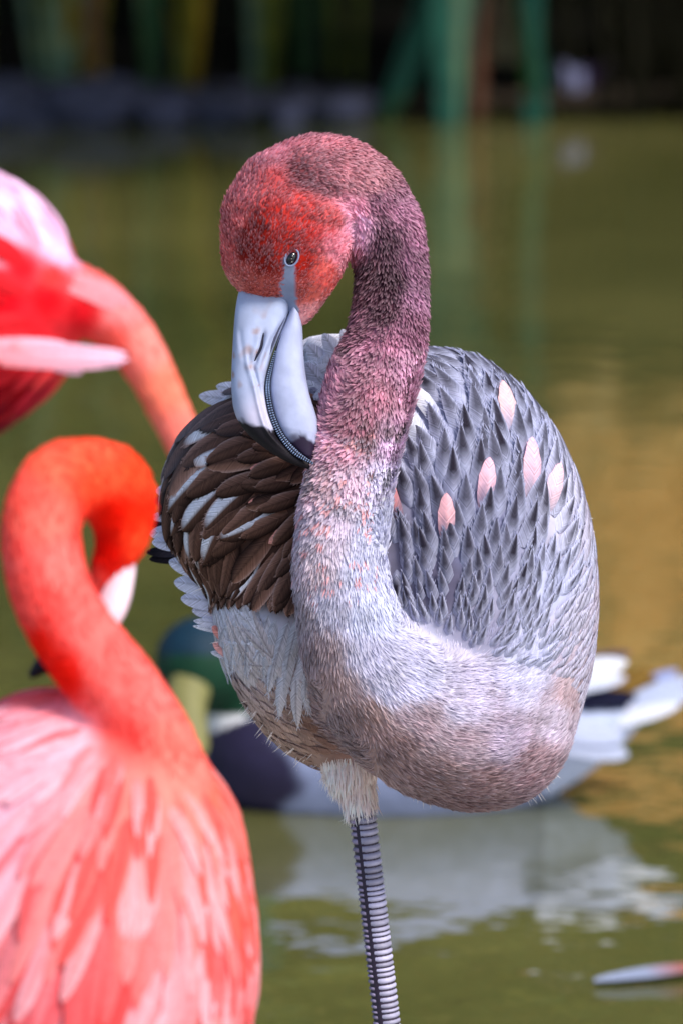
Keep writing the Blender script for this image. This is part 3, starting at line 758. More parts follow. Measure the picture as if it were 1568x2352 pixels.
    def side_col(i, U, Vv):
        n = len(i); u, v = U[None], Vv[None]
        px, py = P[i, 0][:, None, None], P[i, 1][:, None, None]
        pale = idw(P[i], BC, 4)[:, None, None]
        edgec = pale * .4 + lin((188, 192, 222)) * .6
        dark = np.tile(lin((30, 24, 38)), (n, 1))[:, None, None]
        streak = np.interp(P[i, 1], [850, 1350, 1480, 1600], [.88, .88, .48, .18]) * np.interp(P[i, 0], [1180, 1270, 1330], [1, .70, .34])
        wd = streak[:, None, None] * (.92 - .12 * u)
        m_ = 1 / (1 + np.exp((np.abs(v) - wd) * 8)) * np.clip((u - .18) * 3, 0, 1)
        m_ = m_ * rng.uniform(.80, 1.0, (n, 1, 1))
        cc = edgec * (1 - m_[..., None]) + dark * m_[..., None]
        cc = cc * rng.uniform(.88, 1.12, (n, 1, 1, 1))
        brown = np.clip((px - 1300) / 60, 0, 1) * (rng.random((n, 1, 1)) < .5)
        cc = cc * (1 - .35 * brown[..., None]) + lin((150, 120, 122)) * .35 * brown[..., None]
        return cc
    # pink and white odd feathers
    odd = {}
    for (a, b, colr) in [(1116, 1150, (250, 196, 214)), (1194, 1150, (250, 198, 216)), (1240, 1205, (250, 206, 220)), (1030, 1245, (246, 186, 196)), (1165, 1005, (250, 202, 206)), (1090, 930, (250, 206, 202)), (925, 1180, (236, 150, 152)),
                         (990, 960, (236, 238, 250)), (985, 1040, (226, 230, 248)), (645, 1160, (240, 160, 146)), (690, 1195, (240, 170, 156)), (668, 1070, (236, 160, 150))]:
        dd = np.hypot(P[:, 0] - a, P[:, 1] - b) + 1e3 * (P[:, 2] > 250)
        odd[int(dd.argmin())] = colr
    oddmask = np.zeros(len(P), bool); oddmask[list(odd)] = True
    Ln[oddmask & side] = np.maximum(Ln[oddmask & side] * 1.05, 112); Ln[oddmask & wing] = 82
    def odd_col(i, U, Vv):
        cc = np.array([lin(odd[int(q)]) for q in i])[:, None, None] * (1 - .10 * np.clip(np.abs(Vv) - .1, 0, 1))[None, ..., None]
        bt = np.clip(1.3 - U * 2.2 + .25 * np.sin(Vv * 5), 0, 1)[None, ..., None] * .8; cc = cc * (1 - bt) + idw(P[i], BC, 4)[:, None, None] * bt
        return cc * (1 - .14 * np.exp(-(Vv / .12) ** 2) * np.clip(1.2 - U, 0, 1))[None, ..., None] * (.82 + .2 * np.clip(U * 1.6, 0, 1))[None, ..., None]
    emit(oddmask, oddp, .24, .22, .17, odd_col, sink=7, nu=12, nv=9, barb=(34, .05, 1.6))
    emit(side & ~oddmask, spear, .25, .45, .16, side_col, nu=9, barb=(26, .16, 2.2))
    whites = [(471, 1110), (545, 1120), (500, 1205), (560, 1010), (590, 1270), (520, 1090), (600, 1100), (480, 920), (530, 905)]
    wmask = np.zeros(len(P), bool)
    for a, b in whites:
        dd = np.hypot(P[:, 0] - a, P[:, 1] - b) + 1e3 * (P[:, 2] > 150) + 1e3 * ~wing + 1e3 * wmask
        wmask[int(dd.argmin())] = True
    def wing_col(i, U, Vv):
        n = len(i); u, v = U[None], Vv[None]
        c1 = lin((146, 106, 90)); c2 = lin((34, 20, 18)); ce = lin((190, 160, 152))
        s = rng.choice([-1, 1], (n, 1, 1), p=[.2, .8])
        t_ = np.clip(.5 + .55 * v * s, 0, 1)  # one vane side runs near black, painting in the shadow between feathers
        cc = c1 * (1 - t_[..., None]) + c2 * t_[..., None]
        rim = np.clip((np.abs(v) - .72) * 4, 0, 1) * np.clip(u * 2, 0, 1) * (v * s < 0)
        cc = cc * (1 - rim[..., None] * .7) + ce * rim[..., None] * .7
        shaft = np.exp(-(v / .10) ** 2) * .5
        cc = cc * (1 - shaft[..., None]) + lin((40, 24, 20)) * shaft[..., None]
        up = np.clip((1000 - P[i, 1]) / 100, 0, 1)[:, None, None] * np.clip((u + 0 * v) * 1, 0, 1)
        cc = cc * (1 - .25 * up[..., None]) + lin((186, 180, 194)) * .25 * up[..., None]
        cc = cc * rng.uniform(.8, 1.25, (n, 1, 1, 1))
        rnd = (rng.random(len(i)) < .20) & (P[i, 0] < 660)
        wm = ((wmask[i] | rnd)[:, None, None] * np.clip((.22 - v * s) * 4, 0, 1) * np.clip((.95 - np.abs(v)) * 6, 0, 1) * np.clip((.97 - u) * 5, 0, 1))[..., None]
        return cc * (1 - wm) + lin((238, 238, 250)) * wm
    emit(wing & ~oddmask, roundp, .205, .22, .10, wing_col, sink=9, nu=12, nv=9, barb=(40, .07, 1.8), bend=rng.normal(0, .05, len(P)))
    def flank_col(i, U, Vv):
        n = len(i); base = idw(P[i], BC, 4)[:, None, None]; u, v = U[None], Vv[None]
        base = base * .55 + .5 * lin((240, 240, 250))
        sh = np.exp(-(v / .09) ** 2) * .55 * (rng.random((n, 1, 1)) < .7)
        return (base * (1 - sh[..., None]) + lin((110, 96, 104)) * sh[..., None]) * rng.uniform(.85, 1.1, (n, 1, 1, 1))
    emit(flank & ~oddmask, longp, .125, .35, .05, flank_col, nu=10)
    def bel_col(i, U, Vv):
        n = len(i); base = idw(P[i], BC, 4)[:, None, None]; u, v = U[None], Vv[None]
        d = np.clip((u - .45) * 2, 0, 1) * (rng.random((n, 1, 1)) < .5) * np.exp(-(v / .5) ** 2)
        return (base * (1 - .6 * d[..., None]) + lin((70, 48, 40)) * .6 * d[..., None]) * rng.uniform(.85, 1.15, (n, 1, 1, 1))
    emit(bel & ~oddmask, longp, .24, .25, .07, bel_col)
    def back_col(i, U, Vv):
        n = len(i); u, v = U[None], Vv[None]
        d = np.clip((v - .45) * 3, 0, 1) + .8 * np.exp(-(v / .08) ** 2) * 0
        return (lin((232, 230, 244)) * (1 - .6 * d[..., None]) + lin((110, 106, 128)) * .6 * d[..., None]) * rng.uniform(.9, 1.05, (n, 1, 1, 1)) + 0 * u[..., None]
    emit(back & ~oddmask, roundp, .22, .30, .04, back_col, nu=9)

    off_ = 0; vv, ff, cv = [], [], []
    for a_, b_, c_ in BARB: vv.append(a_); ff.append(b_ + off_); cv.append(c_); off_ += len(a_)
    o = mesh_obj('barbs', w(np.concatenate(vv)), np.concatenate(ff), M_down, root, np.concatenate(cv)); o['kind'] = 'stuff'
    # tail and wing tips that stick out behind (free feathers)
    fr = []   # base, tip, half width, colour, tip colour
    for b, tp, hw, c0, c1 in [
        ((450, 1120, 120), (352, 1128, 130), 24, (214, 218, 240), (200, 206, 232)), ((450, 1150, 130), (345, 1150, 150), 22, (206, 210, 236), (60, 58, 80)),
        ((460, 1180, 120), (340, 1188, 150), 20, (216, 220, 242), (204, 208, 232)), ((460, 1200, 135), (338, 1206, 160), 16, (60, 56, 74), (34, 30, 40)),
        ((470, 1220, 110), (336, 1226, 140), 26, (212, 218, 242), (208, 212, 238)), ((480, 1255, 110), (344, 1246, 130), 26, (214, 220, 244), (210, 214, 240)),
        ((470, 1262, 125), (330, 1270, 150), 20, (80, 74, 90), (28, 24, 32)), ((480, 1280, 135), (336, 1286, 160), 18, (46, 40, 52), (26, 22, 30)),
        ((520, 1330, 90), (384, 1290, 110), 30, (216, 220, 244), (214, 218, 242)), ((540, 1360, 85), (396, 1338, 105), 32, (216, 220, 244), (212, 216, 240)),
        ((560, 1390, 80), (412, 1376, 100), 30, (214, 216, 240), (210, 212, 236)), ((570, 1410, 80), (438, 1404, 100), 26, (208, 206, 228), (206, 206, 230)),
        ((560, 1440, 70), (442, 1428, 90), 14, (216, 214, 232), (220, 220, 238)), ((560, 1460, 70), (440, 1440, 90), 10, (216, 214, 232), (226, 226, 240)),
        ((560, 1520, 60), (482, 1500, 80), 12, (214, 212, 230), (226, 226, 240)), ((640, 930, 150), (452, 905, 160), 30, (214, 210, 224), (226, 224, 238)), ((640, 910, 150), (492, 882, 170), 26, (226, 226, 242), (232, 232, 246)),
        ((560, 1500, 40), (486, 1440, 62), 20, (240, 176, 170), (232, 150, 140)), ((570, 1530, 40), (488, 1478, 62), 20, (244, 186, 184), (240, 170, 164)),
        ((800, 900, 60), (704, 786, 110), 30, (232, 230, 244), (226, 222, 236)), ((830, 900, 50), (742, 762, 100), 30, (236, 234, 248), (228, 224, 238)), ((860, 900, 50), (784, 752, 100), 30, (236, 236, 250), (232, 230, 244)), ((780, 930, 40), (700, 830, 80), 24, (230, 228, 242), (206, 202, 220)),
        ((790, 960, 20), (712, 890, 50), 24, (226, 224, 240), (170, 168, 192))]:
        fr.append((b, tp, hw, lin(c0), lin(c1)))
    b = np.array([q[0] for q in fr], float); tp = np.array([q[1] for q in fr], float); T2 = tp - b; L2 = np.linalg.norm(T2, axis=1); T2 /= L2[:, None]
    N2 = np.tile([-.15, -.2, -1.0], (len(fr), 1)); N2 -= T2 * (N2 * T2).sum(1, keepdims=True); N2 /= np.linalg.norm(N2, axis=1, keepdims=True)
    Pg, F, U, Vv = feathers(None, b, N2, T2, L2, np.array([q[2] for q in fr], float), roundp, .25, .0, 0, 14, 9, conform=False)
    c0 = np.array([q[3] for q in fr])[:, None, None]; c1 = np.array([q[4] for q in fr])[:, None, None]
    t_ = np.clip((U - .35) * 2, 0, 1)[None, ..., None]
    C = (c0 * (1 - t_) + c1 * t_) * (1 - .35 * np.exp(-(Vv / .1) ** 2))[None, ..., None]
    build_feathers(w, root, M_feather, Pg, F, C, range(len(fr)))
    nfree = len(fr)
    # the 300 largest feathers are parts of their own
    allL = np.concatenate([q[3] for q in big]); thr = np.sort(allL)[::-1][min(len(allL) - 1, 298 - nfree)]
    for Pg, F, C, l in big:
        build_feathers(w, root, M_feather, Pg, F, C, np.where(l > thr)[0])
    print('young feathers', len(allL))

    # -- bill
    left = catmull([(566, 650), (552, 680), (543, 740), (537, 850), (538, 920), (549, 965), (576, 1003), (622, 1040), (670, 1067), (714, 1081)], 140)
    gape = catmull([(676, 650), (674, 690), (660, 736), (634, 797), (621, 840), (612, 880), (612, 912), (622, 960), (641, 1003), (672, 1040), (712, 1066)], 140)
    right = catmull([(690, 690), (690, 720), (696, 762), (698, 812), (703, 862), (712, 910), (726, 955), (733, 985), (731, 1010), (725, 1040), (716, 1062)], 140)
    s = np.linspace(0, 1, 140)
    zc = np.interp(s, [0, .3, 1], [-184, -212, -258])
    def loft(A, B, dep, zc, nt=96, p=2.5):
        th = np.linspace(0, 2 * math.pi, nt, endpoint=False)
        ca, sa = np.cos(th), np.sin(th)
        ca = np.sign(ca) * np.abs(ca) ** (2 / p); sa = np.sign(sa) * np.abs(sa) ** (2 / p)
        c = (A + B) / 2; h = (B - A) / 2
        XY = c[:, None] + h[:, None] * ca[None, :, None]
        Z = zc[:, None] + dep[:, None] * sa[None]
        V = np.concatenate([XY, Z[..., None]], -1); m = len(A)
        i = np.arange(m - 1)[:, None] * nt; j = np.arange(nt)[None]; j2 = (j + 1) % nt
        return V, [np.stack([i + j, i + nt + j, i + nt + j2, i + j2], -1).reshape(-1, 4), np.arange(nt)[None, ::-1] + (m - 1) * nt]
    depU = np.interp(s, [0, .15, .5, .75, .93, 1], [34, 48, 54, 46, 22, 6])
    VU, FU = loft(left, gape + np.array([2.0, 0]), depU, zc)
    flatU = VU.reshape(-1, 3)
    def groove(pts, depth, wid, rise=0.0):
        q_ = catmull(pts, 60); front = flatU[:, 2] < np.repeat(zc, 96)
        d_ = np.full(len(flatU), 1e9); sg = np.zeros(len(flatU)); tt = np.zeros(len(flatU))
        for a_, b_, t0 in zip(q_[:-1], q_[1:], np.linspace(0, 1, 59)):
            ab = b_ - a_; ap = flatU[:, :2] - a_; t_ = np.clip(ap @ ab / (ab @ ab), 0, 1); r2 = ap - t_[:, None] * ab
            dd_ = np.hypot(r2[:, 0], r2[:, 1]); m_ = dd_ < d_; d_[m_] = dd_[m_]; sg[m_] = (ab[0] * ap[m_, 1] - ab[1] * ap[m_, 0]); tt[m_] = t0
        fade = np.clip(np.minimum(tt, 1 - tt) * 6, 0, 1) * front
        flatU[:, 2] += fade * (depth * np.exp(-(d_ / wid) ** 2) - rise * np.exp(-((d_ - wid * 1.6) / (wid * 1.2)) ** 2) * (sg > 0))
    groove([(612, 762), (607, 788), (603, 808), (594, 828), (587, 850)], 12, 5, 5)
    groove([(574, 800), (580, 835), (588, 858), (600, 902), (608, 938), (622, 984), (644, 1013), (672, 1038)], 8, 5, 7)
    groove([(656, 742), (632, 785), (616, 820), (604, 860)], 6, 5, 4)
    groove([(556, 760), (560, 800), (572, 850)], 3, 6, 1)
    VU = flatU.reshape(VU.shape)
    pale = lin((160, 170, 200))
    ridge_l = wob(flatU * [1, .5, 1], 14)
    S = np.repeat(s, 96)
    cU = np.tile(pale, (len(flatU), 1)) * (1 + .04 * ridge_l)[:, None]
    pk = np.clip((S - .4) * 3, 0, 1) * np.clip(1 - np.abs(S - .62) * 4, 0, 1); cU = cU * (1 - .5 * pk[:, None]) + lin((222, 200, 214)) * .5 * pk[:, None]
    stain = np.clip(wob(flatU, 9) - .55, 0, 1) * np.clip(wob(flatU + 40, 30) + .5, 0, 1) * (S < .5); cU = cU * (1 - stain[:, None]) + lin((150, 120, 110)) * stain[:, None]
    top = np.clip(.25 - S, 0, 1) * 2; cU = cU * (1 - top[:, None]) + lin((150, 170, 205)) * top[:, None]
    bl = np.clip((flatU[:, 1] - 985 - .42 * (flatU[:, 0] - 560) + 8 * wob(flatU, 7) + 26) / 14, 0, 1)
    cU = cU * (1 - bl[:, None]) + lin((26, 22, 28)) * bl[:, None]
    bill = mesh_obj('upper_bill', w(flatU), FU, M_bill, root, cU)
    gR = gape + np.array([[1.0, .15]]) * np.interp(s, [0, .25, .45, 1], [1, 2, 9, 12])[:, None]; k0 = 19
    depL = np.interp(s, [0, .15, .5, .75, .93, 1], [30, 40, 48, 42, 24, 6])
    VL, FL = loft(gR[k0:], right[k0:], depL[k0:], zc[k0:], p=2.3)
    flatL = VL.reshape(-1, 3)
    cL = np.tile(lin((166, 174, 206)), (len(flatL), 1)) * (1 + .03 * wob(flatL, 20))[:, None]
    bl = np.clip((flatL[:, 1] - 1000 + .5 * (700 - flatL[:, 0]) * (flatL[:, 0] > 690) + 7 * wob(flatL, 8)) / 14, 0, 1)
    cL = cL * (1 - bl[:, None]) + lin((40, 30, 52)) * bl[:, None]
    lower = mesh_obj('lower_bill', w(flatL), FL, M_bill, root, cL)
    # dark gape strip with fine teeth
    g3 = np.concatenate([gape + [7.5, 1.0], (zc - 24)[:, None], np.interp(s, [0, .3, .45, .9, 1], [1, 1.5, 5, 8, 3])[:, None]], 1)[31:]
    V, F = tube(g3, 10); strip = mesh_obj('gape_strip', w(V), F, M_bill, root, np.tile(lin((20, 20, 34)), (len(V), 1)))
    TV, TF, k = [], [], 0
    q = catmull(g3, 70)[10:]
    tg = np.gradient(q[:, :3], axis=0); tg /= np.linalg.norm(tg, axis=1, keepdims=True)
    for a, t_ in zip(q, tg):
        nn = np.array([-t_[1], t_[0], 0]); r = a[3]
        for sgn in (-.5, .5):
            cc = a[:3] + nn * r * sgn * .95 + [0, 0, -r * .85]
            e1, e2, e3 = t_ * 1.15, nn * r * .34, np.array([0, 0, 3.0])
            TV += [cc + e1 * i + e2 * j + e3 * l for i in (-1, 1) for j in (-1, 1) for l in (-1, 1)]
            TF.append(np.array([[0, 1, 3, 2], [4, 6, 7, 5], [0, 4, 5, 1], [2, 3, 7, 6], [0, 2, 6, 4], [1, 5, 7, 3]]) + k); k += 8
    o = mesh_obj('lamellae', w(np.array(TV)), np.concatenate(TF), M_bill, strip, np.tile(lin((122, 142, 178)), (len(TV), 1)), smooth=False); o['kind'] = 'stuff'
    def zsurf(xy, VV):
        fr_ = VV.reshape(-1, 3); fr_ = fr_[fr_[:, 2] < -190]
        return np.array([fr_[((fr_[:, :2] - p_) ** 2).sum(1).argsort()[:4], 2].mean() for p_ in xy])
    def line(name, pts, rad, colr, VV, parent, dz):
        p_ = catmull(pts, 24); z_ = zsurf(p_, VV)
        z_ = np.convolve(np.pad(z_, 2, mode='edge'), np.ones(5) / 5, 'valid')
        V, F = tube(np.concatenate([p_, (z_ + dz)[:, None], rad(np.linspace(0, 1, 24))[:, None]], 1), 8)
        return mesh_obj(name, w(V), F, M_bill, parent, np.tile(lin(colr), (len(V), 1)))
    line('nostril', [(610, 770), (606, 788), (602, 808), (593, 826), (587, 842)], lambda t: .5 + 4.5 * np.sin(math.pi * t), (26, 26, 44), VU, bill, 1)
    line('crease_shade', [(657, 738), (640, 770), (630, 796), (622, 824)], lambda t: .5 + 3.2 * np.sin(math.pi * t), (60, 62, 84), VU, bill, 0)  # dark tube paints the shade of the crease onto the upper bill
    # -- eye
    ez = float(-190 - 0)
    pe = np.array([[673.0, 607.0, -420.0]], np.float32)
    for _ in range(60): pe[:, 2] += f_neck(pe) * .9
    ez = float(pe[0, 2])
    V, F = ellipsoid((673, 607, ez + 6), (12.5, 18, 14), 20, 12, rot=0.45)
    eye = mesh_obj('eye', w(V), F, M_eye, root, np.tile(lin((10, 10, 18)), (len(V), 1)))
    th = np.linspace(0, 2 * math.pi, 33); ring = np.stack([14.5 * np.cos(th), 20 * np.sin(th)], 1)
    cc, ss = math.cos(.45), math.sin(.45)
    ring = np.stack([673 + cc * ring[:, 0] - ss * ring[:, 1], 607 + ss * ring[:, 0] + cc * ring[:, 1], np.full(33, ez - 4), np.full(33, 2.1)], 1)
    V, F = tube(ring, 8, caps=False); mesh_obj('eyelid', w(V), F, M_bill, eye, np.tile(lin((120, 132, 164)), (len(V), 1)))

    # -- standing leg with its horny plates
    a, b = np.array([824.0, 1800, 50]), np.array([888.0, 2352, 45]); dr = (b - a) / np.linalg.norm(b - a)
    la = lambda y_: a + dr * (y_ - a[1]) / dr[1]
    zend = 4150
    legp = [(*la(1790), 27), (*la(1850), 28), (*la(2352), 29.5), (*la(2700), 29), (*la(2830), 38), (*la(2900), 36), (*la(3000), 25), (*(la(zend) - [60, 0, 0]), 24)]
    V, F = tube(catmull(np.array(legp, float), 60), 18)
    leg = mesh_obj('leg', w(V), F, M_leg, root, np.tile(lin((44, 32, 52)), (len(V), 1)))
    y_ = 1850.0; r_ = np.random.default_rng(3)
    ref = np.array([0, 0, -1.0]); ex = np.cross(dr, ref); ex /= np.linalg.norm(ex); ez_ = np.cross(ex, dr)
    if ex[0] < 0: ex = -ex
    def scute(y0, h, a0, a1, colr):
        nn, mm = 9, 5
        th = np.linspace(a0, a1, nn); s_ = np.linspace(-1, 1, mm)
        c_ = la(y0 + h / 2); rad = 29.5
        prof = np.sqrt(np.clip(1 - np.abs(s_) ** 2.4, 0, 1)) * 4.6 - 1.6
        endf = np.clip(np.minimum(np.arange(nn), nn - 1 - np.arange(nn)) / 1.2, 0, 1)
        V = np.array([[c_ + dr * (s_[q] * h / 2 + 2.0 * math.cos(th[p] * 1.2)) + (ex * math.sin(th[p]) + np.array([0, 0, -1.0]) * math.cos(th[p])) * (rad + prof[q] * (.2 + .8 * endf[p]) - 1.5 * (1 - endf[p])) for q in range(mm)] for p in range(nn)])
        i = np.arange(nn - 1)[:, None] * mm + np.arange(mm - 1)[None]
        F_ = np.stack([i, i + mm, i + mm + 1, i + 1], -1).reshape(-1, 4)
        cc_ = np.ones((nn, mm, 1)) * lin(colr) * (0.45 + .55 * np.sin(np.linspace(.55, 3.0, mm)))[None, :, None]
        wv = w(V.reshape(-1, 3))
        mesh_obj('scute', wv, F_, M_leg, leg, cc_.reshape(-1, 3), origin=wv[len(wv) // 2])
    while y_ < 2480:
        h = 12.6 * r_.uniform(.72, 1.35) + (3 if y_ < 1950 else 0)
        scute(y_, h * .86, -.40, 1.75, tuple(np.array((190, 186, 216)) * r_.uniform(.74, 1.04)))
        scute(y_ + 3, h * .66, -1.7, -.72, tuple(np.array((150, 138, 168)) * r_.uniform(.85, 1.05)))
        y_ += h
    # foot on the pond bed
    fb = w(la(zend) - np.array([60, 0, 0]))
    k = 0
    for ang in (-.7, 0, .7):
        d = np.array([math.sin(ang) * .11, -math.cos(ang) * .11, 0]); p0 = np.array([fb[0], fb[1], -.29])
        V, F = tube(np.array([[*p0, .010], [*(p0 + d * .5 + [0, 0, .004]), .007], [*(p0 + d), .004]]), 8)
        mesh_obj('toe', V, F, M_leg, root, np.tile(lin((66, 50, 76)), (len(V), 1)))
    return root
young_flamingo()

# ================================================================== ADULT FLAMINGOS
def leg_set(w, root, pts_list, rad, colr, s):
    for top in pts_list:
        t = w(np.array(top, float)); p = np.array([[*t, rad], [t[0] + .01, t[1], t[2] * .5, rad * .95], [t[0] + .015, t[1] + .02, -.30, rad * .8]])
        V, F = tube(catmull(p, 14), 12)
        lg = mesh_obj('leg', V, F, M_leg, root, np.tile(lin(colr), (len(V), 1)))
        for ang in (-.7, 0, .7):
            d = np.array([math.sin(ang) * .11, -math.cos(ang) * .11, 0]); p0 = np.array([t[0] + .015, t[1] + .02, -.29])
            V, F = tube(np.array([[*p0, .010], [*(p0 + d), .004]]), 8)
            mesh_obj('toe', V, F, M_leg, lg, np.tile(lin(colr), (len(V), 1)))

def plume_coat(w, root, f, verts, quads, ctl, flow, n, nf, Lf, Wr, rf, where, colf, feat_parts, fuzz_len, seed_ok=None, prof=None, lift=.06):
    ctl = np.array([(a, b, *lin((r, g, bl))) for a, b, r, g, bl in ctl]); flow = np.array(flow, float)
    flow[:, 2:] /= np.linalg.norm(flow[:, 2:], axis=1, keepdims=True)
    c = idw(verts, ctl, 4); body = mesh_obj('body', w(verts), quads, M_skin, root, c * .95)
    P = sample_surface(verts, quads, n); N = grad(f, P); k = (N[:, 2] < .5); P, N = P[k], N[k]
    T = tangent(N, idw(P, flow, 4)); c = idw(P, ctl, 4) * np.exp(rng.normal(0, .05, (len(P), 1)) + .05 * wob(P, 60)[:, None])
    m = where(P); q = ~m
    V, F, C = blades(P[q], N[q], T[q], fuzz_len * rng.uniform(.7, 1.3, q.sum()), np.full(q.sum(), 6.0), .16, c[q], .95, 1.05)
    o = mesh_obj('down', w(V), F, M_down, root, C); o['kind'] = 'stuff'
    P = sample_surface(verts, quads, nf); P = P[where(P)]; P = P[rng.permutation(len(P))]
    L = Lf(P) * rng.uniform(.85, 1.15, len(P)); k = poisson(P, rf * L); P, L = P[k], L[k]
    N = grad(f, P); T = tangent(N, idw(P, flow, 4)); j = rng.normal(0, .10, (len(P), 1)); T = T * np.cos(j) + np.cross(N, T) * np.sin(j)
    prof = prof or (lambda u: np.clip(u + .1, 0, 1) ** .4 * np.clip(1 - u ** 2.6, 0, 1) ** .7)
    Pg, F, U, Vv = feathers(f, P, N, T, L, L * Wr, prof, .22, lift, 3, 9, 7, bend=rng.normal(0, .06, len(P)))
    C = colf(P, idw(P, ctl, 4), U, Vv)
    vis = np.where(N[:, 2] < .3)[0]
    build_feathers(w, root, M_feather, Pg, F, C, vis[np.argsort(-L[vis])][:feat_parts])
    return body

def near_flamingo():
    w = frame(3.25)
    o = w(np.array([200.0, 2700, 120])); o[2] = -.30
    root = thing('flamingo', o, 'pink and white flamingo with orange neck bent to preen its back', 'flamingo')
    neck = catmull([(392, 1775, 20, 84), (350, 1700, -10, 94), (275, 1590, -28, 98), (188, 1478, -35, 96), (125, 1370, -40, 93), (98, 1260, -30, 92), (102, 1175, -10, 90), (140, 1108, 30, 92), (200, 1090, 90, 84)], 40)
    head = catmull([(190, 1092, 90, 82), (245, 1112, 130, 94), (272, 1170, 150, 80), (270, 1240, 160, 60), (238, 1310, 165, 36), (222, 1350, 165, 16)], 18)
    def f_neck(P): return smin(chain_sdf(P, neck), chain_sdf(P, head), 12)
    def f_body(P):
        a = ell_sdf(P, (150, 2180, 120), (428, 590, 400), rot=-.06)
        return smin(a, ell_sdf(P, (340, 1960, 80), (205, 240, 220)), 50)
    def f(P): return smin(f_body(P), f_neck(P), 45)
    verts, quads = surface_nets(f, (-310, 990, -320), (610, 2790, 560), 16)
    ctl = [(110, 1050, 255, 104, 78), (200, 1030, 255, 96, 66), (60, 1150, 255, 98, 84), (110, 1200, 255, 112, 98), (60, 1300, 255, 90, 84), (140, 1300, 255, 124, 116), (110, 1400, 255, 86, 80), (90, 1490, 252, 30, 12), (160, 1540, 252, 26, 10), (200, 1440, 255, 110, 104), (240, 1520, 255, 112, 106), (330, 1600, 255, 116, 110), (300, 1680, 255, 90, 84), (390, 1700, 255, 124, 112),
           (230, 1100, 255, 84, 50), (320, 1080, 255, 76, 40), (260, 1180, 240, 26, 6), (240, 1260, 230, 18, 4), (310, 1180, 250, 46, 16), (330, 1230, 255, 80, 40),
           (430, 1800, 255, 128, 116), (520, 1850, 255, 96, 78), (560, 1960, 255, 100, 86), (60, 1640, 255, 150, 168), (150, 1700, 255, 170, 186), (60, 1850, 255, 180, 200), (220, 1900, 255, 128, 124), (330, 1850, 255, 116, 108), (430, 1930, 255, 124, 120), (300, 2100, 255, 96, 100), (180, 2150, 252, 84, 92), (60, 2150, 255, 140, 150), (430, 2150, 255, 150, 158), (540, 2120, 255, 130, 132), (350, 2300, 240, 96, 104), (200, 2330, 255, 160, 172), (500, 2280, 255, 130, 126), (60, 2340, 255, 130, 140)]
    flow = [(110, 1400, -.1, -1), (100, 1200, 0, -1), (60, 1400, 0, 1), (300, 1620, .5, .9), (400, 1750, .4, .9), (250, 1120, .6, .6), (280, 1230, -.3, 1), (480, 1900, .35, .95), (60, 1650, -1, .25), (150, 1700, -.8, .5), (300, 1760, -.35, .9), (60, 1900, -.5, .9), (250, 1950, -.3, .95), (420, 1950, -.15, 1), (540, 2050, .05, 1), (300, 2150, -.3, .95), (100, 2150, -.4, .9), (450, 2200, -.3, .95), (520, 2300, -.5, .85), (200, 2330, -.45, .9), (350, 2330, -.5, .85)]
    def where(P): return (f_body(P) < f_neck(P) - 8) & (P[:, 1] > 1540)
    def Lf(P): return np.interp(P[:, 1], [1560, 1700, 1850, 2050, 2400], [120, 180, 270, 360, 400]) * np.interp(P[:, 0], [-300, 250, 450, 580], [1.15, 1, .75, .6])
    def colf(P, base, U, Vv):
        n = len(P); u, v = U[None], Vv[None]
        pale = rng.random((n, 1, 1)); k = np.where(pale < .30, .60, np.where(pale < .60, .18, 0.0))
        edge = k * np.clip(.45 + .6 * np.abs(v), 0, 1) * np.clip(.35 + .8 * u, 0, 1)
        c = base[:, None, None] * (1 - edge[..., None]) + lin((255, 216, 232)) * edge[..., None]
        red = (pale > .74) * np.clip(1 - np.abs(v) * .8, 0, 1) * .8
        c = c * (1 - red[..., None]) + lin((248, 66, 66)) * red[..., None]
        return c * rng.uniform(.92, 1.06, (n, 1, 1, 1)) + 0 * u[..., None]
    plume_coat(w, root, f, verts, quads, ctl, flow, 40000, 12000, Lf, .105, .125, where, colf, 290, 26, prof=lambda u: np.clip(u + .08, 0, 1) ** .4 * np.clip(1 - u, 0, 1) ** .5 * 1.3)
    # bill: pale pink, bent behind the neck, black tip showing past it
    bp = catmull([(262, 1262, 172, 46), (262, 1330, 175, 40), (246, 1400, 172, 38), (200, 1460, 160, 36), (140, 1505, 140, 32), (92, 1532, 120, 22), (62, 1558, 112, 8)], 40)
    V, F = tube(bp, 16)
    s = np.repeat(np.linspace(0, 1, 40), 16); s = np.concatenate([s, [0, 1]])
    c = np.where((s < .68)[:, None], lin((236, 208, 222)), lin((24, 20, 34))) * 1.0
    mesh_obj('bill', w(V), F, M_bill, root, c)
    V, F = ellipsoid((290, 1190, 222), (12, 14, 10)); mesh_obj('eye', w(V), F, M_eye, root, np.tile(lin((240, 200, 60)), (len(V), 1)))
    leg_set(w, root, [(140, 2650, 100), (270, 2660, 160)], .010, (236, 150, 150), w.s)
near_flamingo()

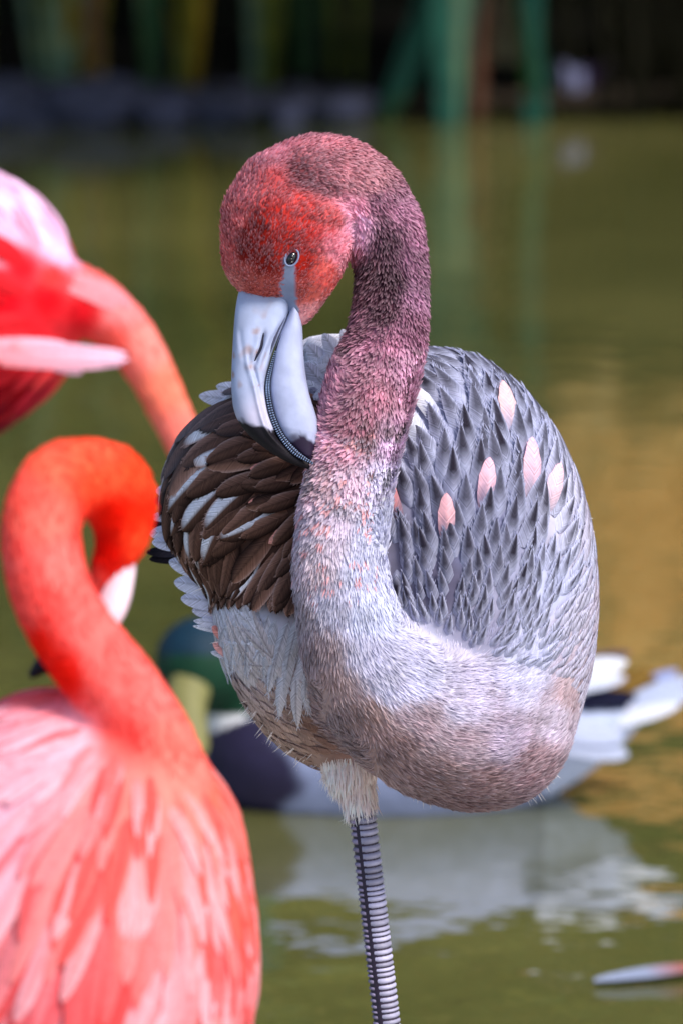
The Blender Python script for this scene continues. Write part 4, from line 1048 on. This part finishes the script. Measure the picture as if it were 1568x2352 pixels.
def far_flamingo():
    w = frame(5.3)
    o = w(np.array([-200.0, 1000, 40])); o[2] = -.30
    root = thing('flamingo', o, 'red and pink flamingo stretching its neck down behind the young bird', 'flamingo')
    neck = catmull([(10, 690, -20, 120), (120, 680, -30, 92), (215, 706, -30, 74), (292, 770, -20, 62), (344, 850, -10, 54), (388, 940, 0, 48), (430, 1030, 10, 44), (490, 1150, 30, 44), (560, 1280, 60, 44), (620, 1380, 80, 50), (650, 1450, 90, 62), (640, 1520, 90, 40)], 44)
    def f_neck(P): return chain_sdf(P, neck)
    def f_body(P):
        a = ell_sdf(P, (-130, 660, 40), (310, 285, 240), rot=.25)
        b = ell_sdf(P, (-120, 840, 40), (330, 175, 220), rot=-.45)
        return smin(a, b, 40)
    def f(P): return smin(f_body(P), f_neck(P), 40)
    verts, quads = surface_nets(f, (-500, 340, -260), (730, 1150 + 470, 330), 15)
    ctl = [(0, 420, 226, 176, 206), (60, 440, 216, 170, 206), (100, 520, 252, 200, 232), (20, 520, 244, 170, 200), (150, 580, 236, 186, 222), (0, 590, 214, 120, 140), (60, 620, 226, 24, 36), (20, 690, 222, 10, 28), (120, 690, 226, 16, 30), (130, 640, 232, 60, 60), (220, 650, 248, 120, 120), (280, 720, 250, 130, 130), (200, 720, 232, 24, 36), (270, 790, 248, 90, 80), (330, 800, 255, 140, 130), (380, 900, 255, 128, 104), (410, 1000, 255, 130, 116), (60, 780, 220, 30, 40), (40, 900, 150, 8, 20), (120, 890, 160, 12, 34), (30, 960, 96, 0, 40), (100, 930, 120, 4, 40), (10, 1030, 200, 80, 110), (150, 880, 196, 40, 60)]
    flow = [(60, 450, -.6, -.6), (150, 560, -.4, -.9), (60, 640, -.9, -.3), (200, 700, -.9, -.5), (300, 760, -.7, -.7), (400, 950, -.4, -.9), (60, 800, -1, .1), (60, 900, -.8, .6), (150, 880, -.8, .6)]
    def where(P): return (f_body(P) < f_neck(P) - 4)
    def colf(P, base, U, Vv):
        n = len(P)
        return base[:, None, None] * rng.uniform(.9, 1.1, (n, 1, 1, 1)) * (1 + .12 * np.abs(Vv))[None, ..., None] + 0 * U[None, ..., None]
    plume_coat(w, root, f, verts, quads, ctl, flow, 12000, 3000, lambda P: np.full(len(P), 150.0), .22, .30, where, colf, 60, 22)
    # pale wing feathers laid forward past the shoulder
    b = np.array([(-60, 800, -220), (-40, 812, -226), (-10, 824, -228), (20, 836, -226), (60, 840, -220), (100, 812, -205), (40, 800, -222)], float)
    t = np.array([(170, 798, -190), (236, 806, -186), (306, 832, -180), (262, 846, -184), (290, 842, -176), (300, 818, -172), (200, 862, -186)], float)
    d = t - b; L = np.linalg.norm(d, axis=1); d /= L[:, None]
    N = np.tile([0, -.2, -1.0], (len(b), 1)); N -= d * (N * d).sum(1, keepdims=True); N /= np.linalg.norm(N, axis=1, keepdims=True)
    Pg, F, U, Vv = feathers(None, b, N, d, L, np.array([22., 18, 20, 17, 15, 19, 24]), lambda u: np.clip(u + .15, 0, 1) ** .3 * np.clip(1 - u ** 3, 0, 1) ** .6, .25, 0, 0, 9, 7, conform=False)
    c = (lin((252, 150, 160)) * (1 - U[..., None]) + lin((250, 200, 226)) * U[..., None])[None] * rng.uniform(.9, 1.05, (len(b), 1, 1, 1))
    build_feathers(w, root, M_feather, Pg, F, c, range(len(b)))
    # scapular tuft on the shoulder
    b = np.array([(180, 640, -110), (200, 660, -112), (170, 660, -118)], float); t = np.array([(300, 690, -70), (306, 704, -66), (285, 715, -80)], float)
    d = t - b; L = np.linalg.norm(d, axis=1); d /= L[:, None]; N = np.tile([.2, -.5, -.9], (3, 1)); N -= d * (N * d).sum(1, keepdims=True); N /= np.linalg.norm(N, axis=1, keepdims=True)
    Pg, F, U, Vv = feathers(None, b, N, d, L, np.full(3, 22.0), lambda u: np.clip(u + .15, 0, 1) ** .3 * np.clip(1 - u ** 3, 0, 1) ** .6, .25, 0, 0, 9, 7, conform=False)
    build_feathers(w, root, M_feather, Pg, F, np.ones(Pg.shape) * lin((250, 150, 160)), range(3))
    V, F = tube(catmull([(648, 1470, 85, 40), (655, 1540, 80, 34), (640, 1600, 75, 30), (600, 1640, 75, 10)], 16), 12)
    mesh_obj('bill', w(V), F, M_bill, root, np.tile(lin((236, 206, 214)), (len(V), 1)))
    V, F = ellipsoid((655, 1455, 30), (10, 10, 9)); mesh_obj('eye', w(V), F, M_eye, root, np.tile(lin((240, 200, 60)), (len(V), 1)))
    leg_set(w, root, [(-260, 950, 20), (-180, 960, 90)], .011, (236, 150, 150), w.s)
far_flamingo()

# ================================================================== MALLARD
def mallard():
    w = frame(5.93)
    o = w(np.array([900.0, 1800, 60])); o[2] = 0.0
    root = thing('duck', o, 'green headed mallard drake swimming behind the young flamingo', 'duck')
    headp = catmull([(462, 1520, -40, 104), (520, 1522, -10, 106), (556, 1560, 10, 92)], 8)
    neckp = catmull([(556, 1560, 10, 92), (570, 1640, 20, 92), (600, 1720, 30, 110)], 8)
    def f(P):
        b = ell_sdf(P, (930, 1735, 60), (440, 185, 230), rot=-.07)
        b = smin(b, ell_sdf(P, (640, 1735, 40), (178, 135, 170)), 60)
        b = smin(b, ell_sdf(P, (1330, 1670, 60), (150, 90, 120), rot=-.35), 60)
        return smin(b, smin(chain_sdf(P, headp), chain_sdf(P, neckp), 20), 30)
    verts, quads = surface_nets(f, (330, 1390, -260), (1530, 1960, 330), 10)
    x, y, z = verts.T
    c = np.tile(lin((128, 138, 172)), (len(verts), 1))
    c[(y < 1545) & (x > 620)] = lin((150, 146, 150))
    br = np.clip((-ell_sdf(verts, (585, 1770, 20), (128, 150, 240)) + 14 * wob(verts, 30)) / 34 + .5, 0, 1)[:, None]; c = c * (1 - br) + lin((34, 30, 58)) * br
    hd = chain_sdf(verts, headp) < 16; nk = chain_sdf(verts, neckp) < 10
    c[nk & (y < 1700)] = lin((226, 228, 236)); c[(hd | (nk & (y < 1642)))] = lin((6, 52, 34))
    c[hd & (y < 1500)] = lin((6, 40, 58))
    c[(x > 1340) & (y < 1650) & (x < 1450)] = lin((20, 22, 44)); c[(x > 1440)] = lin((206, 208, 226))
    c[(x > 1250) & (y > 1630)] = lin((170, 180, 208)); c[(x < 1345) & (x > 1180) & (y > 1510) & (y < 1600)] = lin((222, 222, 236))
    mesh_obj('body', w(verts), quads, attr_mat('mallard_plumage', .65, 0, .25, noise=.15, nscale=60), root, c)
    bp = np.array([(440, 1570, -110, 50), (432, 1625, -150, 46), (440, 1680, -180, 44), (452, 1722, -196, 34), (456, 1738, -200, 8)], float)
    V, F = tube(catmull(bp, 20), 14); ce = np.repeat(catmull(bp, 20)[:, :3], 14, 0); V[:280, 2] = ce[:, 2] + (V[:280, 2] - ce[:, 2]) * .55
    mesh_obj('bill', w(V), F, M_bill, root, np.tile(lin((116, 114, 70)), (len(V), 1)))
    for ex, ez in ((398, -110), (500, -118)):
        V, F = ellipsoid((ex, 1510, ez), (11, 11, 9)); mesh_obj('eye', w(V), F, M_eye, root, np.tile(lin((10, 8, 8)), (len(V), 1)))
    fr = [((1370, 1650, 0), (1590, 1556, 20), 30, (184, 194, 222)), ((1375, 1662, -10), (1600, 1585, 10), 30, (188, 198, 226)), ((1370, 1640, 30), (1560, 1540, 60), 28, (150, 160, 206)), ((1360, 1670, -30), (1560, 1618, -20), 26, (224, 228, 242)),
          ((1240, 1540, -20), (1450, 1500, 20), 26, (90, 74, 78)), ((1220, 1560, -60), (1440, 1520, -10), 36, (226, 230, 242)), ((1230, 1580, -80), (1436, 1556, -30), 30, (206, 212, 232)), ((1380, 1600, 0), (1500, 1540, 40), 34, (120, 92, 40)), ((1390, 1590, 20), (1515, 1562, 50), 28, (96, 72, 30)),
          ((1330, 1610, -60), (1460, 1600, -20), 30, (16, 18, 44)), ((1250, 1690, -150), (1440, 1730, -60), 40, (176, 184, 210)), ((1230, 1660, -160), (1430, 1690, -70), 44, (180, 188, 214))]
    b = np.array([q[0] for q in fr], float); t = np.array([q[1] for q in fr], float); d = t - b; L = np.linalg.norm(d, axis=1); d /= L[:, None]
    N = np.tile([0, -.5, -.8], (len(fr), 1)); N -= d * (N * d).sum(1, keepdims=True); N /= np.linalg.norm(N, axis=1, keepdims=True)
    Pg, F, U, Vv = feathers(None, b, N, d, L, np.array([q[2] for q in fr], float), lambda u: np.clip(u + .15, 0, 1) ** .3 * np.clip(1 - u ** 3, 0, 1) ** .6, .3, 0, 0, 9, 7, conform=False)
    build_feathers(w, root, M_feather, Pg, F, np.array([lin(q[3]) for q in fr])[:, None, None] * np.ones(Pg.shape), range(len(fr)))
mallard()

# ================================================================== PIGEON on the log, floating feather
def pigeon():
    g = plane_point(1345, 200, SHORE + .16); dist = float((g - CAM) @ FV)
    w = frame(dist)
    o = w(np.array([1345.0, 222, 0]))
    root = thing('pigeon', o, 'small pale breasted pigeon with dark tail on the far shore log', 'pigeon')
    hp = np.array([(1290, 160, 0, 18), (1302, 172, 0, 22), (1318, 184, 0, 30), (1352, 176, 0, 24), (1390, 158, 0, 14)], float)
    def f(P): return chain_sdf(P, catmull(hp, 14))
    verts, quads = surface_nets(f, (1250, 120, -45), (1420, 240, 45), 6)
    c = np.where((verts[:, 0] < 1338)[:, None], lin((150, 152, 190)), lin((60, 44, 70)))
    mesh_obj('body', w(verts), quads, M_skin, root, c)
    V, F = tube(np.array([(1276, 160, 0, 6), (1262, 164, 0, 2)], float), 8); mesh_obj('bill', w(V), F, M_bill, root, np.tile(lin((60, 56, 60)), (len(V), 1)))
    b = np.array([(1360, 168, -6), (1360, 172, 6), (1350, 165, -22)], float); t = np.array([(1440, 134, -4), (1436, 146, 8), (1412, 140, -18)], float)
    d = t - b; L = np.linalg.norm(d, axis=1); d /= L[:, None]; N = np.tile([-.4, -.8, -.5], (3, 1)); N -= d * (N * d).sum(1, keepdims=True); N /= np.linalg.norm(N, axis=1, keepdims=True)
    Pg, F, U, Vv = feathers(None, b, N, d, L, np.array([16., 16, 18]), lambda u: np.clip(u + .2, 0, 1) ** .3 * np.clip(1 - u ** 4, 0, 1) ** .6, .3, 0, 0, 6, 5, conform=False)
    build_feathers(w, root, M_feather, Pg, F, np.ones(Pg.shape) * lin((66, 50, 76)), range(3))
    for xx in (1318, 1334):
        V, F = tube(np.array([(xx, 200, 0, 4), (xx + 2, 232, 0, 3)], float), 6); mesh_obj('leg', w(V), F, M_leg, root, np.tile(lin((150, 80, 80)), (len(V), 1)))
pigeon()

def float_feather():
    a = ground_point(1366, 2268); b = ground_point(1640, 2242)
    L = np.linalg.norm(b - a); d = (b - a) / L
    s = np.cross([0, 0, 1.0], d); u = np.linspace(0, 1, 12); v = np.linspace(-1, 1, 7)
    U, Vv = np.meshgrid(u, v, indexing='ij')
    wd = .030 * np.clip(u + .02, 0, 1) ** .5 * np.clip(1.02 - u ** 3, 0, 1)
    V = a + d * (U[..., None] * L) + s * (Vv * wd[:, None])[..., None] + np.array([0, 0, 1.0]) * (.005 + .006 * U + .003 * Vv ** 2)[..., None]
    i = np.arange(11)[:, None] * 7 + np.arange(6)[None]; F = np.stack([i, i + 7, i + 8, i + 1], -1).reshape(-1, 4)
    t = np.clip((U - .45) * 3, 0, 1)[..., None]
    C = lin((150, 160, 186)) * (1 - t) + lin((170, 96, 78)) * t
    tag(mesh_obj('floating_feather', V.reshape(-1, 3), F, M_feather, None, C.reshape(-1, 3), origin=a), 'pale feather with reddish end floating on the pond', 'feather')
float_feather()
